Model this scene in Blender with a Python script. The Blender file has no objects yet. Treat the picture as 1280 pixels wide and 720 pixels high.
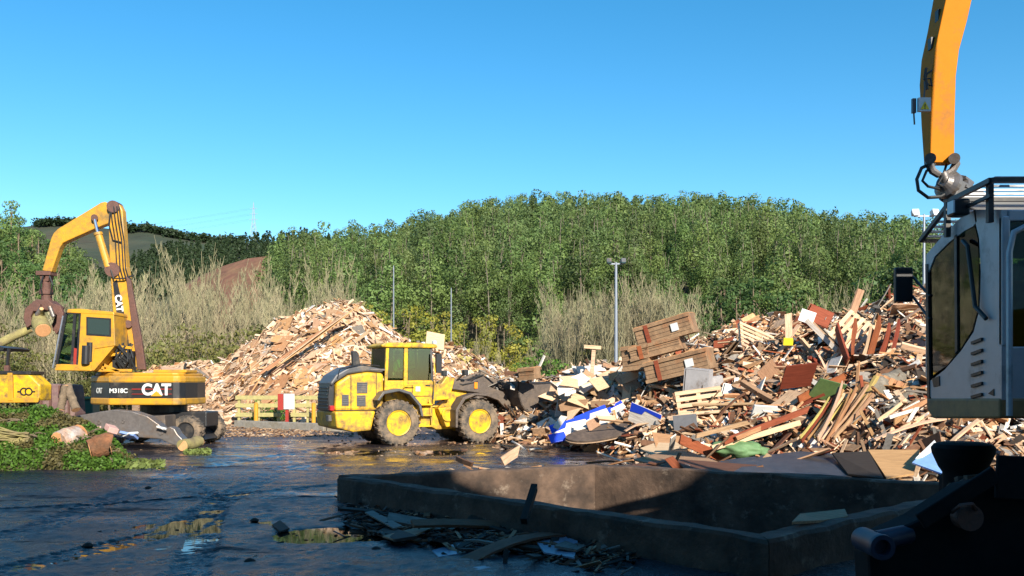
import bpy, bmesh, math, random
import numpy as np
from mathutils import Vector, Matrix, Euler, noise
random.seed(11); RNG = np.random.default_rng(11)
S = bpy.context.scene; COL = S.collection
R = math.radians
F = 1108.0; HOR = 481.0; EYE = 2.0
def P(px, py, Y): return Vector(((px-640)/F*Y, Y, EYE-(py-HOR)/F*Y))
def PX(x, y): return 640+F*x/y

# ------------------------------------------------------------------ camera, light, world
cd = bpy.data.cameras.new('camera'); cam = bpy.data.objects.new('camera', cd); COL.objects.link(cam)
cam.location = (0, 0, EYE); cam.rotation_euler = (R(90), 0, 0)
cd.sensor_width = 36; cd.lens = 36*F/1280; cd.shift_y = (HOR-360)/1280
cd.clip_start = .1; cd.clip_end = 6000
S.camera = cam
SUN_AZ = 22.0; SUN_EL = 27.0      # sun is behind the camera, a little to its right
sv = Vector((math.sin(R(SUN_AZ))*math.cos(R(SUN_EL)), -math.cos(R(SUN_AZ))*math.cos(R(SUN_EL)), math.sin(R(SUN_EL))))
ld = bpy.data.lights.new('sun', 'SUN'); ld.energy = 4.6; ld.angle = R(.5); ld.color = (1, .93, .80)
sun = bpy.data.objects.new('sun', ld); COL.objects.link(sun); sun.rotation_euler = sv.to_track_quat('Z', 'Y').to_euler()
W = bpy.data.worlds.new('World'); S.world = W; W.use_nodes = True
nt = W.node_tree; bg = nt.nodes['Background']
sky = nt.nodes.new('ShaderNodeTexSky'); sky.sky_type = 'NISHITA'; sky.sun_disc = False
sky.sun_elevation = R(SUN_EL); sky.sun_rotation = R(180-SUN_AZ)
sky.air_density = 1.0; sky.dust_density = .3; sky.ozone_density = 2.5; sky.altitude = 200
hs = nt.nodes.new('ShaderNodeHueSaturation'); hs.inputs['Saturation'].default_value = 1.36; hs.inputs['Hue'].default_value = .490; hs.inputs['Value'].default_value = 1.06
nt.links.new(sky.outputs[0], hs.inputs['Color']); nt.links.new(hs.outputs[0], bg.inputs[0])
bg.inputs[1].default_value = .1
S.view_settings.view_transform = 'Standard'; S.view_settings.look = 'None'; S.view_settings.gamma = 1
S.view_settings.exposure = .9
S.render.engine = 'CYCLES'

# ------------------------------------------------------------------ materials
def mat(name, c, rough=.6, metal=0, var=0.0, scale=3.0, bump=0.0, bscale=20, c2=None, rnd=0.0, dirt=None, dirt_amt=.5, dscale=1.5, spec=None, attr=None, coord='Object'):
    m = bpy.data.materials.new(name); m.use_nodes = True; t = m.node_tree; N = t.nodes; L = t.links
    b = N['Principled BSDF']; b.inputs['Roughness'].default_value = rough; b.inputs['Metallic'].default_value = metal
    if spec is not None: b.inputs['Specular IOR Level'].default_value = spec
    tc = N.new('ShaderNodeTexCoord')
    co = tc.outputs[coord] if coord != 'World' else N.new('ShaderNodeNewGeometry').outputs['Position']
    def nz(sc, det=5, r=.6):
        n = N.new('ShaderNodeTexNoise'); n.inputs['Scale'].default_value = sc; n.inputs['Detail'].default_value = det; n.inputs['Roughness'].default_value = r
        L.new(co, n.inputs['Vector']); return n
    def mix(a, b_, fac, bt='MIX'):
        x = N.new('ShaderNodeMix'); x.data_type = 'RGBA'; x.blend_type = bt
        for i, v in ((6, a), (7, b_)):
            if isinstance(v, tuple): x.inputs[i].default_value = (*v, 1)
            else: L.new(v, x.inputs[i])
        if isinstance(fac, (int, float)): x.inputs[0].default_value = fac
        else: L.new(fac, x.inputs[0])
        return x.outputs[2]
    def ramp(src, p0, p1):
        r = N.new('ShaderNodeMapRange'); r.inputs[1].default_value = p0; r.inputs[2].default_value = p1
        L.new(src, r.inputs[0]); return r.outputs[0]
    cur = c
    if attr:
        a = N.new('ShaderNodeVertexColor'); a.layer_name = attr; cur = a.outputs[0]
    if c2: cur = mix(cur, c2, ramp(nz(scale).outputs[0], .35, .65))
    if var:
        n = nz(scale*2.3, 6, .7); hv = N.new('ShaderNodeHueSaturation')
        if isinstance(cur, tuple): hv.inputs['Color'].default_value = (*cur, 1)
        else: L.new(cur, hv.inputs['Color'])
        r = N.new('ShaderNodeMapRange'); r.inputs[1].default_value = .3; r.inputs[2].default_value = .7
        r.inputs[3].default_value = 1-var; r.inputs[4].default_value = 1+var; L.new(n.outputs[0], r.inputs[0])
        L.new(r.outputs[0], hv.inputs['Value']); cur = hv.outputs[0]
    if rnd:
        oi = N.new('ShaderNodeObjectInfo'); hv = N.new('ShaderNodeHueSaturation')
        if isinstance(cur, tuple): hv.inputs['Color'].default_value = (*cur, 1)
        else: L.new(cur, hv.inputs['Color'])
        r = N.new('ShaderNodeMapRange'); r.inputs[3].default_value = 1-rnd; r.inputs[4].default_value = 1+rnd
        L.new(oi.outputs['Random'], r.inputs[0]); L.new(r.outputs[0], hv.inputs['Value'])
        m2 = N.new('ShaderNodeMath'); m2.operation = 'MULTIPLY'; m2.inputs[1].default_value = 7.31
        m3 = N.new('ShaderNodeMath'); m3.operation = 'FRACT'; L.new(oi.outputs['Random'], m2.inputs[0]); L.new(m2.outputs[0], m3.inputs[0])
        r2 = N.new('ShaderNodeMapRange'); r2.inputs[3].default_value = .5-rnd*.05; r2.inputs[4].default_value = .5+rnd*.05
        L.new(m3.outputs[0], r2.inputs[0]); L.new(r2.outputs[0], hv.inputs['Hue']); cur = hv.outputs[0]
    if dirt:
        cur = mix(cur, dirt, ramp(nz(dscale, 8, .72).outputs[0], .62-dirt_amt*.25, .78-dirt_amt*.2))
    if isinstance(cur, tuple): b.inputs['Base Color'].default_value = (*cur, 1)
    else: L.new(cur, b.inputs['Base Color'])
    if bump:
        bp = N.new('ShaderNodeBump'); bp.inputs['Strength'].default_value = bump; bp.inputs['Distance'].default_value = .05
        L.new(nz(bscale, 6, .65).outputs[0], bp.inputs['Height']); L.new(bp.outputs[0], b.inputs['Normal'])
    return m
def wood(name, c, rnd=.22, rough=.75):
    m = mat(name, c, rough, rnd=rnd, spec=.25)
    t = m.node_tree; N = t.nodes; L = t.links; b = N['Principled BSDF']
    tc = N.new('ShaderNodeTexCoord'); mp = N.new('ShaderNodeMapping'); mp.inputs['Scale'].default_value = (1.2, 14, 14)
    n = N.new('ShaderNodeTexNoise'); n.inputs['Scale'].default_value = 2.2; n.inputs['Detail'].default_value = 8; n.inputs['Roughness'].default_value = .7
    oi = N.new('ShaderNodeObjectInfo'); ad = N.new('ShaderNodeVectorMath'); ad.operation = 'ADD'
    L.new(tc.outputs['Object'], ad.inputs[0]); L.new(oi.outputs['Location'], ad.inputs[1])
    L.new(ad.outputs[0], mp.inputs[0]); L.new(mp.outputs[0], n.inputs['Vector'])
    src = b.inputs['Base Color'].links[0].from_socket
    mx = N.new('ShaderNodeMix'); mx.data_type = 'RGBA'; mx.blend_type = 'MULTIPLY'; mx.inputs[0].default_value = .85
    cr = N.new('ShaderNodeValToRGB'); cr.color_ramp.elements[0].position = .3; cr.color_ramp.elements[0].color = (.5, .42, .36, 1)
    cr.color_ramp.elements[1].position = .62; cr.color_ramp.elements[1].color = (1.1, 1.06, 1, 1)
    L.new(n.outputs[0], cr.inputs[0]); L.new(src, mx.inputs[6]); L.new(cr.outputs[0], mx.inputs[7]); L.new(mx.outputs[2], b.inputs['Base Color'])
    return m
WOODC = {'pale': (.62, .43, .285), 'honey': (.48, .265, .13), 'brown': (.17, .085, .048), 'red-brown': (.25, .066, .03),
         'grey': (.21, .185, .16), 'white': (.74, .68, .61), 'tan': (.38, .24, .145), 'dark': (.045, .033, .026), 'green': (.08, .14, .05), 'yellow': (.44, .36, .12)}
WM = {k: wood('wood_'+k, v) for k, v in WOODC.items()}
DIRT = (.13, .09, .06)
M = dict(
 yel=mat('loader_yellow', (.76, .44, .014), .45, var=.08, spec=.35, dirt=(.20, .125, .05), dirt_amt=.75, dscale=2.6, bump=.06),
 yelc=mat('excavator_yellow', (.58, .285, .02), .42, var=.08, dirt=(.24, .15, .05), dirt_amt=.6, dscale=1.6),
 orange=mat('crane_orange', (.52, .175, .006), .65, spec=.12, var=.04, dirt=(.25, .12, .04), dirt_amt=.35),
 plum=mat('crane_side_paint', (.80, .30, .03), .4, var=.05, dirt=DIRT, dirt_amt=.3),
 darkgrey=mat('dark_grey_paint', (.075, .075, .08), .45, var=.15, dirt=(.2, .15, .1), dirt_amt=.4),
 black=mat('black_paint', (.018, .018, .02), .45, var=.2, dirt=(.1, .08, .06), dirt_amt=.3),
 matte=mat('matte_black', (.010, .010, .011), .85, var=.3, spec=.2),  # even matte black for chassis, swivel and stabiliser
 rubber=mat('rubber', (.05, .045, .04), .85, var=.25, dirt=(.24, .17, .11), dirt_amt=.85, dscale=3, bump=.3),
 cleanrub=mat('hose_rubber', (.02, .02, .02), .5),
 mud=mat('muddy_steel', (.10, .075, .06), .6, metal=.1, var=.3, dirt=(.17, .12, .08), dirt_amt=.5, bump=.3),
 steel=mat('worn_steel', (.18, .16, .15), .42, metal=.5, var=.25, dirt=(.2, .13, .08), dirt_amt=.5, bump=.15),
 rust=mat('rusty_steel', (.12, .052, .036), .7, var=.3, dirt=(.1, .05, .04), dirt_amt=.6, bump=.3),
 chrome=mat('chrome_rod', (.5, .52, .6), .18, metal=1),
 red=mat('red_paint', (.32, .03, .02), .45, var=.1, dirt=DIRT, dirt_amt=.2),
 white=mat('white_paint', (.62, .62, .6), .5, var=.04),
 glass=mat('cab_glass', (.035, .055, .05), .04, metal=0, spec=.8),
 silver=mat('crane_cab_grey', (.46, .46, .48), .40, metal=.2, var=.06, dirt=(.16, .15, .15), dirt_amt=.3),
 pylon=mat('pylon_steel', (.30, .33, .36), .6),
 pole=mat('galvanised_pole', (.22, .24, .28), .45, metal=.3),
 lamp=mat('floodlight_glass', (.75, .78, .82), .2),
 conc=mat('old_concrete', (.14, .085, .055), .85, c2=(.04, .025, .017), scale=1.4, var=.3, bump=.45, bscale=9, coord='World', dirt=(.30, .23, .17), dirt_amt=.2, dscale=2.6),
 kerb=mat('pale_concrete', (.27, .24, .2), .9, var=.25, bump=.4, dirt=(.2, .16, .1), dirt_amt=.5),
 hivis=mat('hi_vis', (.55, .85, .05), .7), skin=mat('skin', (.5, .3, .2), .6), hair=mat('hair', (.03, .02, .015), .8),
 bark=mat('bark', (.24, .17, .11), .9, c2=(.11, .08, .05), scale=4, var=.3, bump=.6),
 birch=mat('mossy_bark', (.30, .26, .09), .9, c2=(.2, .15, .08), scale=3, var=.25, bump=.4),
 cut=mat('cut_wood_end', (.68, .34, .15), .7, var=.15, scale=8),
 blue=mat('blue_laminate', (.02, .06, .55), .35),
 darkblue=mat('scuffed_blue', (.02, .025, .05), .5, var=.3),
 bluesheet=mat('pale_blue_sheet', (.25, .42, .75), .5, var=.15),
 gpaint=mat('green_paint', (.1, .2, .08), .55, var=.2, dirt=DIRT, dirt_amt=.3),
 fence=mat('weathered_yellow_rail', (.36, .31, .12), .8, var=.2, dirt=(.25, .2, .1), dirt_amt=.5),
 amber=mat('amber_lens', (.8, .25, .02), .25),
 redlens=mat('red_lens', (.5, .02, .02), .25),
)
def glassy(name, tint, alpha):
    m = bpy.data.materials.new(name); m.use_nodes = True; t = m.node_tree; t.nodes.clear()
    o = t.nodes.new('ShaderNodeOutputMaterial'); g = t.nodes.new('ShaderNodeBsdfGlossy'); g.inputs['Roughness'].default_value = .03; g.inputs['Color'].default_value = (.9, .95, 1, 1)
    tr = t.nodes.new('ShaderNodeBsdfTransparent'); tr.inputs[0].default_value = (*tint, 1)
    fr = t.nodes.new('ShaderNodeFresnel'); fr.inputs[0].default_value = 1.5
    mr = t.nodes.new('ShaderNodeMath'); mr.operation = 'ADD'; mr.inputs[1].default_value = alpha
    mx = t.nodes.new('ShaderNodeMixShader'); t.links.new(fr.outputs[0], mr.inputs[0]); t.links.new(mr.outputs[0], mx.inputs[0])
    t.links.new(tr.outputs[0], mx.inputs[1]); t.links.new(g.outputs[0], mx.inputs[2]); t.links.new(mx.outputs[0], o.inputs[0]); return m
M['pane'] = glassy('window_glass', (.36, .52, .32), .05)

# ------------------------------------------------------------------ mesh builder
class MB:
    def __init__(s): s.v = []; s.f = []
    def add(s, vs, fs):
        o = len(s.v); s.v += [Vector(v) for v in vs]; s.f += [tuple(i+o for i in f) for f in fs]; return s
    def box(s, c, d, rot=None):
        hx, hy, hz = d[0]/2, d[1]/2, d[2]/2; mt = rot or Matrix.Identity(3)
        vs = [Vector(c)+mt@Vector((x*hx, y*hy, z*hz)) for x in (-1, 1) for y in (-1, 1) for z in (-1, 1)]
        return s.add(vs, [(0, 1, 3, 2), (4, 6, 7, 5), (0, 4, 5, 1), (2, 3, 7, 6), (0, 2, 6, 4), (1, 5, 7, 3)])
    def bar(s, a, b, w, h=None, up=(0, 0, 1)):
        a = Vector(a); b = Vector(b); h = h or w; d = (b-a); L = d.length
        if L < 1e-6: return s
        x = d.normalized(); u = Vector(up)
        if abs(x.dot(u)) > .98: u = Vector((1, 0, 0))
        y = u.cross(x).normalized(); z = x.cross(y)
        return s.box((a+b)/2, (L, w, h), Matrix((x, y, z)).transposed())
    def prism(s, pts, a, b, f):   # pts 2D, f(u,v,w)->3D
        n = len(pts)
        vs = [f(p[0], p[1], a) for p in pts]+[f(p[0], p[1], b) for p in pts]
        fs = [tuple(range(n)), tuple(range(2*n-1, n-1, -1))]+[(i, i+n, (i+1) % n+n, (i+1) % n) for i in range(n)]
        return s.add(vs, fs)
    def xz(s, pts, y0, y1): return s.prism(pts, y0, y1, lambda u, v, w: (u, w, v))
    def xy(s, pts, z0, z1): return s.prism(pts, z0, z1, lambda u, v, w: (u, v, w))
    def tube(s, pts, r, n=8, cap=True):
        pts = [Vector(p) for p in pts]; rs = r if isinstance(r, (list, tuple)) else [r]*len(pts)
        o = len(s.v); prev = None
        for i, p in enumerate(pts):
            d = (pts[min(i+1, len(pts)-1)]-pts[max(i-1, 0)]).normalized()
            u = Vector((0, 0, 1)) if abs(d.z) < .9 else Vector((1, 0, 0))
            if prev is not None: u = prev
            a = (u-d*u.dot(d)).normalized(); prev = a; b = d.cross(a)
            for k in range(n):
                t = 2*math.pi*k/n; s.v.append(p+(a*math.cos(t)+b*math.sin(t))*rs[i])
        for i in range(len(pts)-1):
            for k in range(n):
                s.f.append((o+i*n+k, o+i*n+(k+1) % n, o+(i+1)*n+(k+1) % n, o+(i+1)*n+k))
        if cap:
            s.f.append(tuple(o+k for k in range(n-1, -1, -1))); s.f.append(tuple(o+(len(pts)-1)*n+k for k in range(n)))
        return s
    def cyl(s, a, b, r, r2=None, n=16): return s.tube([a, b], [r, r if r2 is None else r2], n)
    def lathe(s, c, ax, prof, n=28, cap=True, loop=False):   # prof: (axial, radius)
        c = Vector(c); ax = Vector(ax).normalized(); u = Vector((0, 0, 1)) if abs(ax.z) < .9 else Vector((1, 0, 0))
        a = (u-ax*u.dot(ax)).normalized(); b = ax.cross(a); o = len(s.v)
        for (h, r) in prof:
            for k in range(n):
                t = 2*math.pi*k/n; s.v.append(c+ax*h+(a*math.cos(t)+b*math.sin(t))*r)
        for i in range(len(prof)-1):
            for k in range(n): s.f.append((o+i*n+k, o+i*n+(k+1) % n, o+(i+1)*n+(k+1) % n, o+(i+1)*n+k))
        if loop:
            i = len(prof)-1
            for k in range(n): s.f.append((o+i*n+k, o+i*n+(k+1) % n, o+(k+1) % n, o+k))
        elif cap: s.f.append(tuple(o+k for k in range(n-1, -1, -1))); s.f.append(tuple(o+(len(prof)-1)*n+k for k in range(n)))
        return s
    def mesh(s, name, m):
        me = bpy.data.meshes.new(name); me.from_pydata([tuple(v) for v in s.v], [], s.f)
        bm = bmesh.new(); bm.from_mesh(me); bmesh.ops.recalc_face_normals(bm, faces=bm.faces); bm.to_mesh(me); bm.free()
        me.materials.append(m); return me
    def build(s, name, m, parent=None, bevel=0, smooth=False, loc=None):
        me = s.mesh(name, m); o = bpy.data.objects.new(name, me); COL.objects.link(o)
        if parent: o.parent = parent
        if loc is not None: o.location = loc
        if smooth:
            me.polygons.foreach_set('use_smooth', [True]*len(me.polygons))
            try: me.set_sharp_from_angle(angle=R(35))
            except Exception: pass
        if bevel:
            b = o.modifiers.new('bevel', 'BEVEL'); b.width = bevel; b.segments = 2; b.limit_method = 'ANGLE'; b.angle_limit = R(35)
        return o
def tag(o, label=None, cat=None, group=None, kind=None):
    if label: o['label'] = label
    if cat: o['category'] = cat
    if group: o['group'] = group
    if kind: o['kind'] = kind
    return o
def thing(name, loc, rz, label, cat, group=None):
    o = bpy.data.objects.new(name, None); COL.objects.link(o); o.location = loc; o.rotation_euler = (0, 0, rz); o.empty_display_size = .2
    return tag(o, label, cat, group)
def copy_tree(o, parent=None):
    c = o.copy(); COL.objects.link(c)
    if parent: c.parent = parent
    for ch in o.children: copy_tree(ch, c)
    return c
def text_mesh(txt, size, depth, name, m, parent, matrix, off=0.0, sx=1.0):
    cu = bpy.data.curves.new(name, 'FONT'); cu.body = txt; cu.size = size; cu.extrude = depth; cu.offset = off; cu.align_x = 'CENTER'; cu.align_y = 'CENTER'
    t = bpy.data.objects.new('tmp', cu); COL.objects.link(t)
    dg = bpy.context.evaluated_depsgraph_get(); dg.update()
    me = bpy.data.meshes.new_from_object(t.evaluated_get(dg)); bpy.data.objects.remove(t)
    me.materials.clear(); me.materials.append(m)
    o = bpy.data.objects.new(name, me); COL.objects.link(o); o.parent = parent; o.matrix_local = matrix@Matrix.Diagonal((sx, 1, 1, 1)); return o
def quad_cloud(name, V, m, cols=None):
    """V: (n,4,3) independent quads"""
    V = np.asarray(V, dtype=np.float32); n = len(V)
    me = bpy.data.meshes.new(name); me.vertices.add(n*4); me.vertices.foreach_set('co', V.reshape(-1))
    me.loops.add(n*4); me.loops.foreach_set('vertex_index', np.arange(n*4, dtype=np.int32))
    me.polygons.add(n); me.polygons.foreach_set('loop_start', np.arange(n, dtype=np.int32)*4); me.polygons.foreach_set('loop_total', np.full(n, 4, dtype=np.int32))
    me.update(calc_edges=True)
    if cols is not None:
        a = me.color_attributes.new('col', 'FLOAT_COLOR', 'POINT')
        c = np.ones((n, 4, 4), dtype=np.float32); c[:, :, :3] = np.asarray(cols)[:, None, :]; a.data.foreach_set('color', c.reshape(-1))
    me.materials.append(m); me.validate(); return me
def link(name, me, parent=None, loc=None):
    o = bpy.data.objects.new(name, me); COL.objects.link(o)
    if parent: o.parent = parent
    if loc is not None: o.location = loc
    return o
def interp(x, tab): return float(np.interp(x, [t[0] for t in tab], [t[1] for t in tab]))
# ================================================================== SETTING
# ---- wet yard surface
def yard_mat():
    m = bpy.data.materials.new('wet_yard'); m.use_nodes = True; t = m.node_tree; N = t.nodes; L = t.links; b = N['Principled BSDF']
    g = N.new('ShaderNodeNewGeometry'); pos = g.outputs['Position']
    def nz(sc, det=5, r=.6, stretch=None):
        n = N.new('ShaderNodeTexNoise'); n.inputs['Scale'].default_value = sc; n.inputs['Detail'].default_value = det; n.inputs['Roughness'].default_value = r
        if stretch:
            mp = N.new('ShaderNodeMapping'); mp.inputs['Scale'].default_value = stretch; L.new(pos, mp.inputs[0]); L.new(mp.outputs[0], n.inputs['Vector'])
        else: L.new(pos, n.inputs['Vector'])
        return n.outputs[0]
    def mr(s, a, b_, c=0, d=1):
        r = N.new('ShaderNodeMapRange'); r.interpolation_type = 'SMOOTHSTEP'; L.new(s, r.inputs[0])
        for i, v in enumerate((a, b_, c, d)): r.inputs[i+1].default_value = v
        return r.outputs[0]
    def mix(a, b_, fac):
        x = N.new('ShaderNodeMix'); x.data_type = 'RGBA'
        for i, v in ((6, a), (7, b_)):
            if isinstance(v, tuple): x.inputs[i].default_value = (*v, 1)
            else: L.new(v, x.inputs[i])
        L.new(fac, x.inputs[0]); return x.outputs[2]
    def mth(op, a, b_):
        x = N.new('ShaderNodeMath'); x.operation = op
        for i, v in ((0, a), (1, b_)):
            if isinstance(v, (int, float)): x.inputs[i].default_value = v
            else: L.new(v, x.inputs[i])
        return x.outputs[0]
    mud = mr(nz(.22, 5, .6), .4, .62); base = mix((.016, .016, .026), (.048, .034, .032), mud)
    grit = mr(nz(9, 7, .75), .55, .72); base = mix(base, (.012, .010, .010), grit)
    chip = mr(nz(16, 3, .5), .72, .78); base = mix(base, (.30, .20, .12), chip)
    sep = N.new('ShaderNodeSeparateXYZ'); L.new(pos, sep.inputs[0])
    far = mr(sep.outputs[1], 27, 40); dry = mix(base, (.13, .085, .06), mth('MULTIPLY', far, .8)); L.new(dry, b.inputs['Base Color'])
    wet = mr(nz(.33, 4, .55, (.6, 1.3, 1)), .53, .68)          # 1 = standing water film
    fine = nz(2.4, 6, .7)
    band = mth('MULTIPLY', mr(sep.outputs[1], 18, 22), mr(sep.outputs[1], 34, 28)); wet = mth('MAXIMUM', wet, mth('MULTIPLY', band, mr(nz(.5, 4, .6, (.5, 1.4, 1)), .38, .56)))
    rough = mth('ADD', mth('MULTIPLY', mth('SUBTRACT', 1.0, wet), .13), mr(fine, .35, .7, .04, .22))
    near = mr(sep.outputs[1], 20, 15); rough = mth('ADD', rough, mth('ADD', mth('MULTIPLY', far, .42), mth('MULTIPLY', near, mr(nz(.9, 5, .65), .36, .62, .0, .12)))); rut = mr(nz(.55, 5, .7, (.35, 1.6, 1)), .56, .66); rough = mth('MAXIMUM', rough, mth('MULTIPLY', rut, .55)); L.new(rough, b.inputs['Roughness'])
    L.new(mth('SUBTRACT', .62, mth('MULTIPLY', rut, .5)), b.inputs['Specular IOR Level'])
    b.inputs['IOR'].default_value = 1.5
    bp = N.new('ShaderNodeBump'); bp.inputs['Distance'].default_value = .03
    L.new(mth('MULTIPLY', mth('SUBTRACT', 1.08, wet), .9), bp.inputs['Strength'])
    h = mth('ADD', mth('MULTIPLY', nz(1.6, 4, .6, (.7, 1.6, 1)), 1.3), mth('ADD', mth('MULTIPLY', nz(5, 6, .75), 1.7), mth('MULTIPLY', nz(20, 4, .7), .7)))
    L.new(h, bp.inputs['Height']); L.new(bp.outputs[0], b.inputs['Normal'])
    return m
PIT = [(-2.60, 14.9), (1.60, 17.0), (7.2, 13.55), (2.56, 9.25)]   # inner-rim corners: left, far, right, near
YX0, YX1, YY0, YY1 = -60, 60, -40, 72
yq = [(YX0, YY0), (YX0, YY1), (YX1, YY1), (YX1, YY0)]
pit_out = [(-2.95, 14.95), (1.60, 17.4), (7.7, 13.55), (2.56, 8.85)]
b = MB(); o4 = [(YX0, YY0), (YX0, YY1), (YX1, YY1), (YX1, YY0)]
b.add([(x, y, 0) for x, y in o4]+[(x, y, 0) for x, y in pit_out], [(0, 1, 5, 4), (1, 2, 6, 5), (2, 3, 7, 6), (3, 0, 4, 7)])
YM = yard_mat(); tag(b.build('yard', YM), kind='structure')
gm = mat('rough_grassland', (.07, .08, .025), .95, c2=(.13, .10, .05), scale=.08, var=.3, bump=.4, bscale=2, coord='World')
b = MB(); B = 4000
b.add([(-B, -B, -.01), (-B, B, -.01), (B, B, -.01), (B, -B, -.01)]+[(x, y, -.01) for x, y in o4], [(0, 1, 5, 4), (1, 2, 6, 5), (2, 3, 7, 6), (3, 0, 4, 7)])
tag(b.build('ground', gm), kind='structure')

# ---- shallow puddle sheet in the foreground
wm = bpy.data.materials.new('puddle_water'); wm.use_nodes = True; wb = wm.node_tree.nodes['Principled BSDF']
wb.inputs['Base Color'].default_value = (.02, .018, .012, 1); wb.inputs['Roughness'].default_value = .03; wb.inputs['IOR'].default_value = 1.33
def puddle(cx, cy, rx, ry, seed, rz=0, sub='puddle'):
    random.seed(seed); pts = []
    for k in range(56):
        t = 2*math.pi*k/56; r = 1+.45*noise.noise(Vector((math.cos(t)*1.3+seed, math.sin(t)*1.3, seed)))+.22*noise.noise(Vector((math.cos(t)*4, math.sin(t)*4, seed)))
        x, y = rx*r*math.cos(t), ry*r*math.sin(t); pts.append((cx+x*math.cos(rz)-y*math.sin(rz), cy+x*math.sin(rz)+y*math.cos(rz), .004))
    bb = MB(); bb.add(pts, [tuple(range(56))]); return tag(bb.build(sub, wm), kind='structure')
b = MB(); b.add([(x, y, .006) for x, y in ((-18, 4.0), (3, 4.0), (2.45, 8.8), (-3.05, 14.95), (1.55, 17.5), (6, 17.6), (7, 30), (-18, 30))], [tuple(range(8))]); tag(b.build('puddle', wm), kind='structure')
# ---- churned mud skin over the yard: real lumps, ruts and tyre tracks; puddles stand where it dips
def inside(x, y, poly):
    c = False; j = len(poly)-1
    for i in range(len(poly)):
        if (poly[i][1] > y) != (poly[j][1] > y) and x < (poly[j][0]-poly[i][0])*(y-poly[i][1])/(poly[j][1]-poly[i][1])+poly[i][0]: c = not c
        j = i
    return c
N3 = lambda x, y, z: noise.noise(Vector((x, y, z)))
TRK = [((-9, 4), (-6.5, 12), (-7.5, 20), (-5, 30), .55), ((-7, 4), (-4.6, 12), (-5.4, 20), (-3, 30), .55), ((-12, 12), (-6, 15), (-1, 19.5), (4, 24), .5), ((-2.4, 4), (-3.3, 9), (-5, 15), (-10, 24), .45)]
def track(x, y):
    h = 0
    for (a, b_, c, d_, w) in TRK:
        ys = [a[1], b_[1], c[1], d_[1]]; xs = [a[0], b_[0], c[0], d_[0]]
        if not ys[0] < y < ys[3]: continue
        xc = float(np.interp(y, ys, xs)); q_ = abs(x-xc)/w
        if q_ < .5: h += -.014+.007*math.sin((y+abs(x-xc)*.8)*42)
        elif q_ < .75: h += .010*math.sin((q_-.5)/.25*math.pi)
    return h
def mud_h(x, y):
    big = .030*N3(x*.32, y*.42, 1.5); m_ = .020*N3(x*1.3, y*1.9, 5); f_ = .016*abs(N3(x*3.6, y*5.5, 8))+.013*N3(x*7.5, y*10, 3)
    px_, py_ = (x+2.3)/.95, (y-11.7)/.75; dd = max(0, 1-(px_*px_+py_*py_)); px_, py_ = (x+3.2)/3.2, (y-26)/1.4; d2 = max(0, 1-(px_*px_+py_*py_))
    return .035+big+m_+f_+track(x, y)-.06*min(1, dd*2)-.05*min(1, d2*2)
def mud_patch(x0, x1, y0, y1, st, nm):
    nx = int((x1-x0)/st)+1; ny = int((y1-y0)/(st*1.0))+1; X = np.linspace(x0, x1, nx); Y = np.linspace(y0, y1, ny); vs = []; keep = np.zeros((ny, nx), bool)
    for j, y in enumerate(Y):
        for i, x in enumerate(X):
            e = min(1, (x-x0)/.5, (x1-x)/.5, (y1-y)/.8 if y1 > 20 else 1); vs.append((x, y, mud_h(x, y)*max(0, e)+(-.004 if e < .05 else 0)))
            keep[j, i] = not inside(x, y, [(-2.85, 14.95), (1.6, 17.3), (7.6, 13.55), (2.56, 8.95)])
    fs = [(j*nx+i, j*nx+i+1, (j+1)*nx+i+1, (j+1)*nx+i) for j in range(ny-1) for i in range(nx-1) if keep[j, i] and keep[j+1, i+1] and keep[j, i+1] and keep[j+1, i]]
    me = bpy.data.meshes.new(nm); me.from_pydata(vs, [], fs); me.materials.append(YM); me.polygons.foreach_set('use_smooth', [True]*len(me.polygons)); return tag(link(nm, me), kind='structure')
mud_patch(-14, 4, 4.2, 16.5, .045, 'mud'); mud_patch(-18, 7, 16.5, 30, .09, 'mud')

# ---- concrete pit (bunker) with worn rim
pit = thing('concrete_pit', (0, 0, 0), 0, 'open concrete pit with a low worn wall round it in front of the wood pile', 'concrete pit')
def wall(a, b_, ao, bo, zt, zb, nm='wall', seed=0):
    n = 40; bb = MB(); vs = []; 
    for i in range(n+1):
        t = i/n; A = Vector(a).lerp(Vector(b_), t); O = Vector(ao).lerp(Vector(bo), t)
        def j(k): return .03*noise.noise(Vector((A.x*1.7, A.y*1.7, k+seed)))+.016*noise.noise(Vector((A.x*7, A.y*7, k+seed)))
        vs += [(A.x+j(1), A.y+j(1.5), zb), (A.x+j(1), A.y+j(1.5), zt-.03+j(2)), (A.x*.88+O.x*.12+j(1), A.y*.88+O.y*.12, zt+j(2)), (A.x*.1+O.x*.9, A.y*.1+O.y*.9+j(3), zt+j(4)), (O.x+j(5), O.y+j(5), zt-.04+j(4)), (O.x+j(5), O.y+j(5), -.05)]
    fs = [(i*6+k, i*6+k+1, i*6+k+7, i*6+k+6) for i in range(n) for k in range(5)]
    fs += [tuple(range(6)), tuple(range(n*6+5, n*6-1, -1))]
    bb.add(vs, fs); return bb.build(nm, M['conc'], pit)
po = [(-2.95, 14.95), (1.60, 17.4), (7.7, 13.55), (2.56, 8.85)]
for i in range(4): wall(PIT[i], PIT[(i+1) % 4], po[i], po[(i+1) % 4], .46, -1.3, seed=i*10)
b = MB(); b.add([(x, y, -1.25) for x, y in PIT], [(0, 1, 2, 3)]); b.build('floor', mat('pit_floor', (.06, .05, .04), .6, var=.4, scale=2, coord='World'), pit)

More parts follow.
